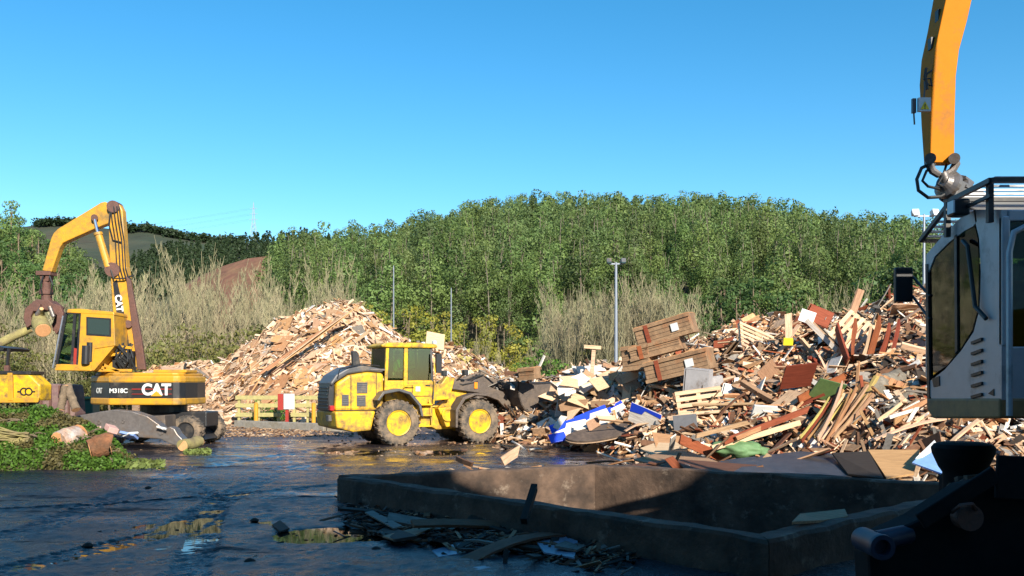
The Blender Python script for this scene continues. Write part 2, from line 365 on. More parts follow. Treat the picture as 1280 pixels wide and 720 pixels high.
# ---- the works building behind the camera, whose shade falls over the foreground
bld = thing('works_building', (0, 0, 0), 0, 'tall plain metal clad works building behind the viewer', 'building')
d = Vector((math.sin(R(SUN_AZ)), -math.cos(R(SUN_AZ)), 0))*(12/math.tan(R(SUN_EL)))
e0 = Vector((-14, 20.9, 0)); e1 = Vector((4, 15.6, 0)); dr = (e1-e0).normalized()
A0 = e0-dr*32+d; A1 = e1+dr*14+d; nn = Vector((dr.y, -dr.x, 0)); nn = nn if nn.y < 0 else -nn
b = MB(); b.xy([(A0.x, A0.y), (A1.x, A1.y), (A1.x+nn.x*25, A1.y+nn.y*25), (A0.x+nn.x*25, A0.y+nn.y*25)], -.05, 11.3); b.build('wall', mat('cladding', (.33, .35, .36), .5, var=.08, scale=.5), bld)
def on_facade(x, y):     # where the sun ray grazing (x, y) crosses the facade line
    p = Vector((x, y)); s_ = Vector((d.x, d.y)); a = Vector((A0.x, A0.y)); w = Vector((dr.x, dr.y)); den = s_.x*w.y-s_.y*w.x; k = ((a.x-p.x)*w.y-(a.y-p.y)*w.x)/den; q_ = p+s_*k; return Vector((q_.x, q_.y, 0))
A2 = on_facade(4.7, 14.6); A3 = on_facade(-1.3, 16.4)
for pa, pb, zt in ((A0, A3, 12.0), (A2, A1, 13.3)):  # roofline steps added to set where the shade edges fall on the pit
    b = MB(); b.xy([(pa.x-nn.x*.003, pa.y-nn.y*.003), (pb.x-nn.x*.003, pb.y-nn.y*.003), (pb.x+nn.x*12, pb.y+nn.y*12), (pa.x+nn.x*12, pa.y+nn.y*12)], 11.503, zt); b.build('added_shade_block', bpy.data.materials['cladding'], bld)
b = MB(); q0 = A0; q1 = A1
b.xy([(q0.x, q0.y), (q1.x, q1.y), (q1.x+nn.x*25, q1.y+nn.y*25), (q0.x+nn.x*25, q0.y+nn.y*25)], 11.303, 11.5); b.build('roof', M['darkgrey'], bld)
for k in range(4):
    c = A0.lerp(A1, .2+.2*k)-nn*.06; bb = MB(); bb.bar(c-dr*2.2+Vector((0, 0, 2.5)), c+dr*2.2+Vector((0, 0, 2.5)), .1, 5.0); bb.build('roller_door', M['silver'], bld)

# ================================================================== HILLS
CREST = [(-400, 640), (100, 600), (230, 500), (300, 440), (335, 345), (350, 318), (400, 305), (450, 297), (500, 288), (560, 269), (600, 260), (680, 250), (760, 253), (850, 252), (900, 256), (960, 263), (1010, 271), (1070, 283), (1130, 298), (1200, 312), (1300, 335), (1600, 370), (2000, 400)]
def hill_z(x, y):
    if y < 1: return 0
    u = PX(x, y); zc = max(0, 2+(HOR-interp(u, CREST)-60)*360/F)
    if u < 335: zc *= max(0, (u-250)/85)
    t = (y-125)/(360-125)
    if t <= 0: return 0
    n = 3*noise.noise(Vector((x*.012, y*.012, 3)))
    if t < 1: return max(0, zc*(t**.85)+n*min(1, t*3))
    return max(0, zc*(1-.15*(t-1)**2)+n)
hm = mat('forest_floor', (.045, .05, .02), .95, c2=(.09, .065, .035), scale=.1, var=.3, coord='World')
b = MB(); nx, ny = 110, 46; vs = []
for j in range(ny):
    y = 124+j/(ny-1)*(430-124)
    for i in range(nx):
        u = 240+i/(nx-1)*(1800-240); x = (u-640)/F*y; vs.append((x, y, hill_z(x, y)-.02 if hill_z(x, y) > 0 else -.5))
b.add(vs, [(j*nx+i, j*nx+i+1, (j+1)*nx+i+1, (j+1)*nx+i) for j in range(ny-1) for i in range(nx-1)])
tag(b.build('hill', hm, smooth=True), kind='structure')

# left wooded spur
LCREST = [(-900, 300), (-300, 250), (-60, 255), (0, 262), (25, 270), (45, 285), (62, 303), (85, 305), (108, 330), (125, 385), (150, 450), (180, 481)]
def lhill_z(x, y):
    u = PX(x, y); top = interp(u, LCREST); zc = max(0, 2+(HOR-top-8)*175/F-10.6); t = (y-110)/(65)
    if t <= 0: return 0
    return max(0, zc*min(1, t)**.9)
b = MB(); nx, ny = 50, 24; vs = []
for j in range(ny):
    y = 109+j/(ny-1)*120
    for i in range(nx):
        u = -420+i/(nx-1)*(620); x = (u-640)/F*y; z = lhill_z(x, y); vs.append((x, y, z-.02 if z > 0 else -.5))
b.add(vs, [(j*nx+i, j*nx+i+1, (j+1)*nx+i+1, (j+1)*nx+i) for j in range(ny-1) for i in range(nx-1)])
tag(b.build('hill_spur', hm, smooth=True), kind='structure')

# distant moor
def far_mesh(name, y0, y1, tab, m, u0, u1, amp=6, pw=1.0, curve=0):
    b = MB(); nx, ny = 120, 26; vs = []
    for j in range(ny):
        t = j/(ny-1)*1.25; y = y0+t*(y1-y0)
        for i in range(nx):
            u = u0+i/(nx-1)*(u1-u0); x = (u-640)/F*y; zc = 2+(HOR-interp(u, tab))*y1/F
            z = zc*min(1, t)**pw*(1 if t < 1 else 1-.5*(t-1))+amp*noise.noise(Vector((x*.006, y*.006, 9)))*min(t, 1)*(1-min(1, t)**6)
            vs.append((x, y, z-.3))
    b.add(vs, [(j*nx+i, j*nx+i+1, (j+1)*nx+i+1, (j+1)*nx+i) for j in range(ny-1) for i in range(nx-1)])
    return tag(b.build(name, m, smooth=True), kind='structure')
fm = mat('moorland', (.06, .050, .028), .95, c2=(.026, .042, .020), scale=.008, var=.3, coord='World')
FAR = [(-500, 300), (-200, 290), (0, 288), (45, 281), (75, 279), (100, 281), (130, 285), (160, 288), (180, 286), (215, 294), (260, 301), (330, 304), (420, 306), (700, 330), (1500, 380)]
far_mesh('mountain', 600, 1250, FAR, fm, -500, 900)
MID = [(-300, 400), (60, 385), (120, 352), (160, 334), (190, 322), (230, 316), (280, 312), (330, 307), (380, 303), (460, 312), (700, 340), (1000, 380)]
far_mesh('ridge', 300, 560, MID, mat('pine_ridge_ground', (.045, .055, .03), .95, c2=(.08, .07, .04), scale=.02, coord='World'), -250, 900, 4, .9)
RED = [(170, 480), (205, 420), (225, 358), (250, 344), (280, 331), (310, 322), (345, 318), (380, 330), (430, 380), (470, 470)]
far_mesh('cleared_slope', 240, 330, RED, mat('bracken', (.14, .058, .036), .95, c2=(.17, .09, .045), scale=.15, var=.35, bump=.5, bscale=.6, coord='World'), 170, 470, 1.5, .9)

# ================================================================== TREES
def unit(n): v = RNG.normal(size=(n, 3)); return v/np.linalg.norm(v, axis=1)[:, None]
def leaf_quads(C, size, droop=0.0, flat=0.0):
    if isinstance(C, tuple):      # leaves lying roughly on the outside of their clump, so each clump has a lit and a shaded side
        C, D = C; n = len(C); nrm = D+unit(n)*.55; nrm /= np.linalg.norm(nrm, axis=1)[:, None]; a = np.cross(nrm, unit(n)); a /= (np.linalg.norm(a, axis=1)[:, None]+1e-9)
        b_ = np.cross(nrm, a); s = size*RNG.uniform(.6, 1.35, (n, 1)); w = s*RNG.uniform(.4, .7, (n, 1)); return np.stack([C-a*s*.5, C+b_*w*.5, C+a*s*.5, C-b_*w*.5], 1)
    n = len(C); a = unit(n); a[:, 2] -= droop; a /= np.linalg.norm(a, axis=1)[:, None]
    r = unit(n); r[:, 2] += flat; b_ = np.cross(a, r); b_ /= (np.linalg.norm(b_, axis=1)[:, None]+1e-9)
    s = size*RNG.uniform(.6, 1.35, (n, 1)); w = s*RNG.uniform(.35, .65, (n, 1))
    return np.stack([C-a*s*.5, C+b_*w*.5, C+a*s*.5, C-b_*w*.5], 1)
def crown_pts(clumps, n):
    """clumps: (cx,cy,cz,rx,rz)"""
    out = []; dirs = []; w = np.array([c[3]**2*c[4] for c in clumps]); w = w/w.sum()
    for c, k in zip(clumps, (w*n).astype(int)+4):
        d0 = unit(k); d = d0*RNG.uniform(.25, 1.0, (k, 1))**.35; dirs.append(d0); out.append(np.array(c[:3])+d*np.array([c[3], c[3], c[4]]))
    return np.concatenate(out), np.concatenate(dirs)
def euc_clumps(h, w, lo=.42):
    cl = []; n = random.randint(9, 13)
    for i in range(n):
        t = lo+(1-lo)*(i+random.random())/n; rr = w*.5*math.sin(math.pi*min(1, (t-lo)/(1-lo)*.8+.18))**.7
        a = random.uniform(0, 6.28); q = random.uniform(.15, .85)*rr
        cl.append((q*math.cos(a), q*math.sin(a), h*t*.96, rr*random.uniform(.42, .66), h*random.uniform(.07, .105)))
    cl.append((0, 0, h*.97, w*.17, h*.06)); return cl
def translucent(m, f=.2):
    t = m.node_tree; b = t.nodes['Principled BSDF']; o = t.nodes['Material Output']; tr = t.nodes.new('ShaderNodeBsdfTranslucent'); mx = t.nodes.new('ShaderNodeMixShader'); mx.inputs[0].default_value = f
    if b.inputs['Base Color'].links: t.links.new(b.inputs['Base Color'].links[0].from_socket, tr.inputs[0])
    t.links.new(b.outputs[0], mx.inputs[1]); t.links.new(tr.outputs[0], mx.inputs[2]); t.links.new(mx.outputs[0], o.inputs[0]); return m
def leafmat(name, c, c2, rnd=.25, sc=.5):
    return translucent(mat(name, c, .6, c2=c2, scale=sc, var=.25, rnd=rnd, spec=.3))
LM = dict(euc=leafmat('eucalyptus_leaf', (.090, .138, .038), (.134, .188, .048), .3), oak=leafmat('dark_leaf', (.05, .09, .025), (.075, .125, .03)), yel=leafmat('autumn_leaf', (.30, .26, .035), (.20, .21, .04)), pine=leafmat('pine_leaf', (.018, .035, .014), (.03, .05, .018)), bush=leafmat('bush_leaf', (.12, .22, .03), (.08, .15, .03)))
pale_bark = mat('pale_bark', (.20, .17, .13), .85, c2=(.12, .09, .06), scale=.8, var=.2)
twig = mat('bare_twig', (.29, .245, .145), .85, c2=(.15, .145, .07), scale=.3, rnd=.35)
def trunk_mesh(h, r, lean, nm, m, branches=None):
    b = MB(); pts = [(lean*h*.1*math.sin(t*2.2), lean*h*.06*math.sin(t*3), h*t) for t in [0, .2, .4, .6, .8, .93]]
    b.tube([(p[0], p[1], p[2]-(.4 if i == 0 else 0)) for i, p in enumerate(pts)], [r*(1-.85*t) for t in [0, .2, .4, .6, .8, .93]], 6)
    for c in (branches or []):
        zz = max(h*.2, c[2]-h*random.uniform(.08, .16)); b.tube([(0, 0, zz), (c[0]*.55, c[1]*.55, (zz+c[2])/2), (c[0], c[1], c[2])], [r*.35, r*.25, r*.1], 4)
    return b.mesh(nm, m)
def make_var(nm, h, w, lo, n, leaf, lm, r, bark=None, lean=1):
    cl = euc_clumps(h, w, lo); Q = leaf_quads(crown_pts(cl, n), leaf, droop=.25)
    return Q, quad_cloud('crown', Q, lm), trunk_mesh(h, r, random.uniform(-lean, lean), 'trunk', bark or pale_bark, cl), cl
LM['euc2'] = leafmat('blue_green_leaf', (.082, .125, .040), (.12, .165, .05), .35)
EUC = [make_var('euc', 20, random.uniform(6.4, 8.6), random.choice([.30, .40, .48]), 2500, .40, LM['euc'] if _ < 4 else LM['euc2'], .15) for _ in range(6)]
def plant(nm, var, loc, rz, sc, label, cat, group):
    t = thing(nm, loc, rz, label, cat, group); t.scale = sc
    c = link('crown', var[1], t); k = link('trunk', var[2], t); return t
# candidate positions on the hill
cand = []
for j in range(52):
    y = 128+j*5.7
    for i in range(-40, 80):
        x = i*5.7+RNG.uniform(-2.3, 2.3)+(j % 2)*2.4; yy = y+RNG.uniform(-2.2, 2.2); u = PX(x, yy)
        if not (338 < u < 1330): continue
        if yy > 400: continue
        if yy < 150 and 640 < u < 1300 and RNG.random() < .15: continue
        if u < 365 and yy < 210: continue
        cand.append((x, yy, hill_z(x, yy), u))
cand.sort(key=lambda c: c[1])
front = [c for c in cand][:300]; rest = cand[300:]
LANDM = [(365, 'on the left shoulder of the wooded hill'), (480, 'on the hillside behind the left wood pile'), (560, 'on the hillside behind the two thin lamp poles'), (680, 'on the hillside above the wheel loader'), (790, 'on the hillside behind the tall twin lamp pole'), (900, 'on the hillside above the stacked crates'), (1050, 'on the hillside above the right wood pile'), (1160, 'on the hillside left of the grey cab')]
def euc_label(u, y, tall):
    w = LANDM[0][1]
    for a, s in LANDM:
        if u >= a-20: w = s
    return ('tall' if tall else 'short')+' eucalyptus '+('at the forest edge ' if y < 140 else '')+w
for (x, y, z, u) in front:
    s = RNG.uniform(.72, 1.18); sx = s*RNG.uniform(.85, 1.1); v = EUC[RNG.integers(6)]
    plant('eucalyptus_tree', v, (x, y, z), RNG.uniform(0, 6.28), (sx, sx, s), euc_label(u, y, s > .95), 'tree', 'eucalyptus trees on the wooded hill')
# the rest: one mass
low = [leaf_quads(crown_pts(euc_clumps(20, random.uniform(6.6, 8.8), random.choice([.38, .46, .54])), 1000), .62, droop=.25) for _ in range(5)]
acc = []; accc = []
for (x, y, z, u) in rest:
    q = low[RNG.integers(5)]; a = RNG.uniform(0, 6.28); s = RNG.uniform(.66, 1.16); ca, sa = math.cos(a)*s*RNG.uniform(.85, 1.1), math.sin(a)*s
    w = q.copy(); w[..., 0] = q[..., 0]*ca-q[..., 1]*sa+x; w[..., 1] = q[..., 0]*sa+q[..., 1]*ca+y; w[..., 2] = q[..., 2]*s+z; acc.append(w)
    g = RNG.uniform(.62, 1.35); hshift = RNG.uniform(-.012, .014)
    base = (np.array([.112+hshift, .162, .045]) if RNG.random() < .72 else np.array([.105, .155, .052]))*g; cc = base*RNG.uniform(.85, 1.15, (len(q), 1)); accc.append(cc)
me = quad_cloud('forest', np.concatenate(acc), translucent(mat('forest_leaf', (.1, .1, .1), .6, attr='col', spec=.3)), np.concatenate(accc))
tag(link('forest', me), kind='stuff')
b = MB()
for (x, y, z, u) in rest:
    b.cyl((x, y, z-.3), (x+RNG.uniform(-.4, .4), y, z+12), .14, .07, 4)
tag(b.build('forest_trunks', pale_bark), kind='stuff')

# ---- left spur trees (closer, rounder)
OAK = [make_var('oak', 12, random.uniform(8, 10), .15, 2600, .42, LM['euc'] if k % 2 else LM['oak'], .25, M['bark']) for k in range(4)]
n = 0
pts = []
for k in range(600):
    y = RNG.uniform(112, 205); u = RNG.uniform(-140, 118); x = (u-640)/F*y
    if all((x-p[0])**2+(y-p[1])**2 > 34 for p in pts): pts.append((x, y, u))
for (x, y, u) in pts:
    s = RNG.uniform(.85, 1.2)
    plant('broadleaf_tree', OAK[RNG.integers(4)], (x, y, lhill_z(x, y)-.3), RNG.uniform(0, 6.28), (s, s, s*1.05),
          'rounded green tree '+('behind the folded excavator arm' if u > 30 else 'at the left edge of the view')+(', near the hilltop' if y > 165 else ', low on the slope'), 'tree', 'rounded trees on the left hillside')
# pines on the ridge (far) : stuff
pq = []
for k in range(900):
    u = RNG.uniform(110, 420); t = RNG.uniform(.45, 1.03); y = 300+t*260; x = (u-640)/F*y
    zc = 2+(HOR-interp(u, MID))*560/F; z = zc*min(1, t)**.9-.5
    if RED[2][0] < u < 345 and y < 330: continue
    h = RNG.uniform(7, 11); m_ = 60; tt = RNG.uniform(.1, 1, m_); a = RNG.uniform(0, 6.28, m_); rr = (1-tt)*2.6+.25
    C = np.stack([x+rr*np.cos(a)*.8, y+rr*np.sin(a)*.8, z+h*tt], 1); pq.append(leaf_quads(C, 1.7, droop=.1))
tag(link('pine_forest', quad_cloud('pine_forest', np.concatenate(pq), LM['pine'])), kind='stuff')
pq = []
for k in range(500):   # dark wood patches on the far moor's skyline
    u = RNG.choice([RNG.uniform(45, 100), RNG.uniform(150, 168), RNG.uniform(176, 225), RNG.uniform(225, 300)]); y = 1250+RNG.uniform(-30, 15); x = (u-640)/F*y
    z = 2+(HOR-interp(u, FAR))*1250/F-4; m_ = 26
    C = np.array([x, y, z])+RNG.normal(size=(m_, 3))*np.array([3, 3, 2.5])+np.array([0, 0, 3]); pq.append(leaf_quads(C, 4.5))
tag(link('far_woodland', quad_cloud('far_woodland', np.concatenate(pq), LM['pine'])), kind='stuff')

# ---- bare pale trees (poplar and willow whips)
def bare_var(h, spread, nst):
    tb = MB(); bb = MB()
    for s_ in range(nst):
        a = random.uniform(0, 6.28); r0 = random.uniform(0, .35); bx, by = r0*math.cos(a), r0*math.sin(a); hh = h*random.uniform(.72, 1)
        lean = random.uniform(.02, .13)*spread; dx, dy = math.cos(a)*lean*hh, math.sin(a)*lean*hh
        P_ = [(bx+dx*t**1.4, by+dy*t**1.4, hh*t) for t in (0, .3, .6, 1)]
        tb.tube([(P_[0][0], P_[0][1], -.3)]+P_[1:], [.05, .036, .024, .01], 4, cap=False)
        for q in range(26):
            t = random.uniform(.18, .92); p = Vector((bx+dx*t**1.4, by+dy*t**1.4, hh*t)); a2 = random.uniform(0, 6.28); L_ = hh*random.uniform(.14, .30)*(1.15-t)
            d_ = Vector((math.cos(a2)*.5, math.sin(a2)*.5, 1)).normalized(); e = p+d_*L_; mdd = p+d_*L_*.5+Vector((math.cos(a2), math.sin(a2), 0))*L_*.06
            bb.tube([p, mdd, e], [.018, .014, .006], 3, cap=False)
            for w in range(3):
                a3 = random.uniform(0, 6.28); s0 = p.lerp(e, random.uniform(.3, .9)); bb.tube([s0, s0+Vector((math.cos(a3)*.3, math.sin(a3)*.3, 1))*L_*random.uniform(.3, .6)], [.012, .006], 3, cap=False)
    return bb.mesh('branches', twig), tb.mesh('trunk', twig)
BARE = [bare_var(9, 1.0, 5), bare_var(9, 1.5, 6), bare_var(9, .8, 4), bare_var(9, 1.3, 7), bare_var(9, 1.9, 6)]
def bare(u, Y, h, label, group, v=None):
    t = thing('bare_tree', ((u-640)/F*Y, Y, 0), RNG.uniform(0, 6.28), label, 'bare tree', group); v = BARE[RNG.integers(5)] if v is None else BARE[v]
    link('branches', v[0], t); link('trunk', v[1], t); s = h/9; t.scale = (s*RNG.uniform(.9, 1.2), s*RNG.uniform(.9, 1.2), s); return t
BT = [(-60, 345), (0, 375), (40, 370), (60, 350), (100, 345), (140, 336), (200, 324), (260, 320), (330, 324), (380, 340), (430, 338), (455, 375)]
G1 = 'pale bare trees behind the left wood pile'
for k in range(150):
    u = RNG.uniform(-70, 448); Y = RNG.uniform(72, 104); top = interp(u, BT)+(RNG.uniform(-24, 12) if RNG.random() < .35 else RNG.uniform(5, 60))
    if 345 < u < 362: top += 22
    w = 'behind the excavator' if u < 190 else ('between the excavator and the left wood pile' if u < 300 else 'behind the top of the left wood pile')
    bare(u, Y, EYE+(HOR-top)/F*Y, ('tall' if top < 350 else 'shorter')+' pale bare tree with upright twigs '+w, G1)
G2 = 'pale bare trees behind the lamp pole'
for k in range(80):
    u = RNG.uniform(684, 868); Y = RNG.uniform(64, 84); top = interp(u, [(680, 372), (710, 358), (760, 362), (800, 352), (840, 350), (870, 385)])+RNG.uniform(-18, 30)
    bare(u, Y, EYE+(HOR-top)/F*Y, ('tall' if top < 385 else 'shorter')+' pale bare tree '+('left of the tall twin lamp pole' if u < 765 else 'between the tall lamp pole and the stacked crates'), G2)
for u, top in ((1015, 358), (1030, 345), (1045, 347), (1060, 352), (1072, 360)): bare(u, 78, EYE+(HOR-top)/F*78, 'pale bare tree rising behind the right wood pile', 'bare trees behind the right wood pile')
for u, top in ((590, 415), (603, 400), (620, 420), (655, 430), (668, 415)): bare(u, 96, EYE+(HOR-top)/F*96, 'slender bare tree with a pale trunk behind the loader bucket', 'bare trees behind the loader bucket')

# ---- autumn coloured and dark trees at the foot of the hill
AUT = [make_var('aut', 9, 5.5, .12, 1900, .30, LM['yel'], .14, M['bark']) for _ in range(3)]
for u, top, Y in ((440, 385, 100), (455, 380, 108), (475, 390, 104), (505, 388, 110), (520, 382, 98), (540, 398, 104), (556, 392, 112), (575, 405, 100), (600, 398, 108), (615, 396, 99), (637, 405, 106), (660, 425, 100), (390, 420, 110), (350, 430, 106), (300, 425, 108), (230, 420, 108), (170, 425, 108), (110, 420, 107), (60, 415, 108), (20, 425, 107), (-20, 420, 108)):
    h = EYE+(HOR-top)/F*Y; s = h/9
    plant('autumn_tree', AUT[RNG.integers(3)], ((u-640)/F*Y, Y, 0), RNG.uniform(0, 6.28), (s, s, s), 'yellow-green autumn tree '+('beside the first thin lamp pole' if 430 < u < 530 else 'around the second thin lamp pole' if 530 < u < 700 else 'among the bare trees on the left'), 'tree', 'autumn trees at the foot of the hill')
LM['olive'] = leafmat('olive_leaf', (.16, .15, .04), (.09, .11, .03))
OLV = [make_var('olv', 4, 4.2, .0, 1300, .2, LM['olive'], .06, M['bark']) for _ in range(3)]
for k in range(46):
    u = RNG.uniform(-50, 440) if k < 34 else RNG.uniform(690, 860); Y = RNG.uniform(66, 76); top = RNG.uniform(405, 448); h = EYE+(HOR-top)/F*Y; s = h/4
    plant('olive_shrub', OLV[RNG.integers(3)], ((u-640)/F*Y, Y, 0), RNG.uniform(0, 6.28), (s*.9, s*.9, s), 'olive green shrub in the undergrowth '+('behind the excavator' if u < 260 else 'behind the left wood pile' if u < 500 else 'behind the tall twin lamp pole'), 'shrub', 'olive shrubs among the bare trees')
DRK = [make_var('drk', 9, 6.5, .05, 2600, .33, LM['oak'], .16, M['bark']) for _ in range(3)]
for u, top, Y in ((828, 378, 92), (860, 370, 88), (882, 372, 84), (905, 352, 96), (925, 358, 88), (950, 350, 94), (972, 368, 86), (995, 365, 92), (1082, 352, 80), (1100, 342, 84), (1120, 335, 82), (1142, 330, 84), (1165, 325, 80), (1200, 330, 82), (690, 440, 80), (100, 345, 110), (88, 360, 104), (1230, 330, 84)):
    h = EYE+(HOR-top)/F*Y; s = h/9
    plant('evergreen_tree', DRK[RNG.integers(3)], ((u-640)/F*Y, Y, 0), RNG.uniform(0, 6.28), (s, s, s), 'dark green bushy tree '+('behind the stacked crates' if u < 900 and u > 800 else 'behind the middle of the right wood pile' if 900 <= u < 1020 else 'next to the grey cab' if u > 1020 else 'beside the loader bucket' if u > 600 else 'behind the folded excavator arm'), 'tree', 'dark green trees at the foot of the hill')
BSH = [make_var('bsh', 3, 3.4, .0, 900, .2, LM['bush'], .05, M['bark']) for _ in range(3)]
for u, top, Y in ((665, 448, 66), (678, 440, 68), (690, 450, 64), (702, 455, 64), (716, 458, 66), (650, 455, 68), (735, 462, 64), (280, 445, 80), (600, 462, 75)):
    h = EYE+(HOR-top)/F*Y; s = h/3
    plant('green_bush', BSH[RNG.integers(3)], ((u-640)/F*Y, Y, 0), RNG.uniform(0, 6.28), (s, s, s), 'bright green bush '+('at the foot of the bare trees, right of the loader bucket' if u > 640 else 'beyond the wood piles, left of the loader bucket'), 'bush', 'green bushes beyond the wood piles')
# undergrowth on the flat below the bare trees
C = []
for k in range(9000):
    Y = RNG.uniform(74, 122); u = RNG.uniform(-120, 1320); x = (u-640)/F*Y; C.append((x, Y, RNG.uniform(0, 2.6)*(.5+.5*noise.noise(Vector((x*.2, Y*.2, 0))))))
ug = mat('undergrowth', (.12, .11, .045), .9, c2=(.07, .085, .03), scale=.15, var=.3, coord='World')
tag(link('undergrowth', quad_cloud('undergrowth', leaf_quads(np.array(C), .8), ug)), kind='stuff')

# ---- lamp poles
def lamp_pole(u, top, Y, label, heads, r=.09, gm_=None):
    z = EYE+(HOR-top)/F*Y; t = thing('floodlight_pole', ((u-640)/F*Y, Y, 0), 0, label, 'lamp pole', 'lamp poles round the yard')
    MB().tube([(0, 0, 0), (0, 0, z*.5), (0, 0, z)], [r*1.25, r, r*.7], 10).build('pole', M['pole'], t, smooth=True)
    MB().box((0, 0, .15), (.5, .5, .3)).build('base_plate', M['kerb'], t)
    if heads:
        MB().box((0, 0, z-.1), (heads, .09, .09)).build('cross_bar', M['pole'], t)
        for s_ in (-1, 1):
            h_ = MB().box((s_*heads*.5, -.1, z+.08), (heads*.34, .32, .3), Euler((R(-25), 0, s_*R(8))).to_matrix()).build('floodlight', M['darkgrey'] if gm_ is None else gm_, t, bevel=.02)
            MB().box((s_*heads*.5, -.29, z+.0), (heads*.28, .03, .24), Euler((R(-25), 0, s_*R(8))).to_matrix()).build('lens', M['lamp'] if gm_ is not None else M['glass'], h_)
    else:
        MB().cyl((0, 0, z), (0, 0, z+.35), .05, .03, 8).build('cap', M['pole'], t)
lamp_pole(492, 337, 75, 'thin bare pole left of the loader cab, taller of the two thin poles', 0, .07)
lamp_pole(564, 364, 88, 'thin pole rising just right of the loader cab', 0, .08)
lamp_pole(770, 328, 60, 'tall pole with two dark floodlights left of the stacked crates', .95, .12)
lamp_pole(1155, 268, 50, 'grey pole with two pale floodlights beside the grey cab', 1.1, .09, M['white'])

# ---- pylon on the ridge
py = thing('electricity_pylon', P(317, 306, 600), 0, 'lattice electricity pylon on the distant ridge', 'pylon')
py.location.z -= 2
b = MB(); H = 31
for a in (-1, 1):
    for c in (-1, 1):
        b.bar((a*3, c*3, 0), (a*.9, c*.9, H*.55), .22); b.bar((a*.9, c*.9, H*.55), (0, 0, H), .18)
    for k in range(6):
        z0, z1 = k*H*.09, (k+1)*H*.09; w0, w1 = 3-2.1*k/6, 3-2.1*(k+1)/6
        b.bar((-w0, a*w0, z0), (w1, a*w1, z1), .13); b.bar((w0, a*w0, z0), (-w1, a*w1, z1), .13)
b.build('tower', M['pylon'], py)
for z in (.62, .74, .86):
    MB().bar((-4.2+z*2, 0, H*z), (4.2-z*2, 0, H*z), .2).build('cross_arm', M['pylon'], py)
for k, z in enumerate((.62, .74, .86)):
    for s_ in (-1, 1):
        a = Vector((py.location.x+s_*(4.0-z*2), 600, py.location.z+H*z)); e = Vector((-480, 640, a.z-18)); pts = [a.lerp(e, t/10)+Vector((0, 0, -26*(t/10)*(1-t/10))) for t in range(11)]
        tag(MB().tube(pts, .022, 4).build('power_line', M['black']), 'thin power line sagging left from the distant pylon', 'power line', 'power lines of the distant pylon')
# ================================================================== MACHINES
def rotz(a): return Euler((0, 0, a)).to_matrix()
def poly_inset(pts, k): c = Vector((sum(p[0] for p in pts)/len(pts), sum(p[1] for p in pts)/len(pts))); return [tuple(c+(Vector(p)-c)*k) for p in pts]
def tyre(parent, c, r, w, ax=(0, 1, 0), rim=None, lugs=22):
    c = Vector(c); wh = bpy.data.objects.new('wheel', None); COL.objects.link(wh); wh.parent = parent; wh.location = c; wh.empty_display_size = .1
    prof = [(-w*.5, r*.58), (-w*.52, r*.75), (-w*.47, r*.92), (-w*.36, r*.975), (0, r*.985), (w*.36, r*.975), (w*.47, r*.92), (w*.52, r*.75), (w*.5, r*.58), (w*.42, r*.56), (-w*.42, r*.56)]
    b = MB(); b.lathe((0, 0, 0), ax, prof, 40, loop=True)
    for k in range(lugs):
        for s_ in (-1, 1):
            t = 2*math.pi*(k+(.25 if s_ > 0 else -.25))/lugs; d = Vector((math.cos(t), 0, math.sin(t))); t2 = t+.09; d2 = Vector((math.cos(t2), 0, math.sin(t2)))
            b.bar(d*r*.985+Vector((0, s_*w*.03, 0)), d2*r*.96+Vector((0, s_*w*.5, 0)), .075*r/.74, .06*r/.74, up=d)
    b.build('tyre', M['rubber'], wh, smooth=True)
    b = MB(); b.lathe((0, 0, 0), ax, [(-w*.40, r*.57), (-w*.46, r*.55), (-w*.44, r*.5), (-w*.30, r*.46), (-w*.26, r*.30), (-w*.36, r*.27), (-w*.40, r*.2), (-w*.38, .02)], 32)
    for k in range(10):
        t = 2*math.pi*k/10; b.cyl((math.cos(t)*r*.37, -w*.27, math.sin(t)*r*.37), (math.cos(t)*r*.37, -w*.32, math.sin(t)*r*.37), r*.035, n=6)
    b.build('rim', rim or M['yel'], wh, smooth=True)
    b = MB(); b.lathe((0, 0, 0), ax, [(w*.1, r*.57), (w*.45, r*.55), (w*.44, r*.5), (w*.2, .02)], 24); b.build('rim', rim or M['yel'], wh, smooth=True)
    return wh

# ---------------- wheel loader
th = R(28); LO = Vector((-3.82, 29.25, 0)); rr_ = Vector((math.sin(th), -math.cos(th), 0))
L = thing('wheel_loader', LO-rr_*1.0, th, 'yellow wheel loader with a dark grey bonnet lifting a full bucket into the wood pile', 'wheel loader')
for x in (0, 2.95):
    for y in (-1.0, 1.0): tyre(L, (x, y, .75), .75, .55)
b = MB()   # rear frame and counterweight
b.xz([(-2.05, .62), (-1.5, .48), (-.9, .52), (-.75, 1.15), (-2.1, 1.15)], -1.12, 1.12); b.build('counterweight', M['yel'], L, bevel=.06)
b = MB(); b.box((-.2, 0, .8), (2.6, 1.1, .55)).box((-2.12, -.5, .92), (.12, .3, .2)).cyl((0, -1.0, .75), (0, 1.0, .75), .2); b.build('rear_frame', M['darkgrey'], L, bevel=.02)
b = MB()   # engine body sides (yellow)
b.xz([(-2.0, 1.15), (-.35, 1.15), (-.35, 2.38), (-.9, 2.42), (-1.55, 2.32), (-1.95, 2.05)], -.78, .78); b.build('engine_cover', M['yel'], L, bevel=.09)
b = MB()   # dark bonnet top
b.xz([(-2.1, 1.95), (-1.97, 2.08), (-1.55, 2.345), (-.9, 2.44), (-.35, 2.40), (-.35, 2.52), (-1.0, 2.66), (-1.5, 2.58), (-1.95, 2.32), (-2.14, 2.05)], -.72, .72); b.build('bonnet', M['darkgrey'], L, bevel=.07)
b = MB(); b.xz([(-2.16, 1.15), (-2.0, 1.15), (-1.97, 2.08), (-2.12, 2.06), (-2.18, 1.6)], -.62, .62)
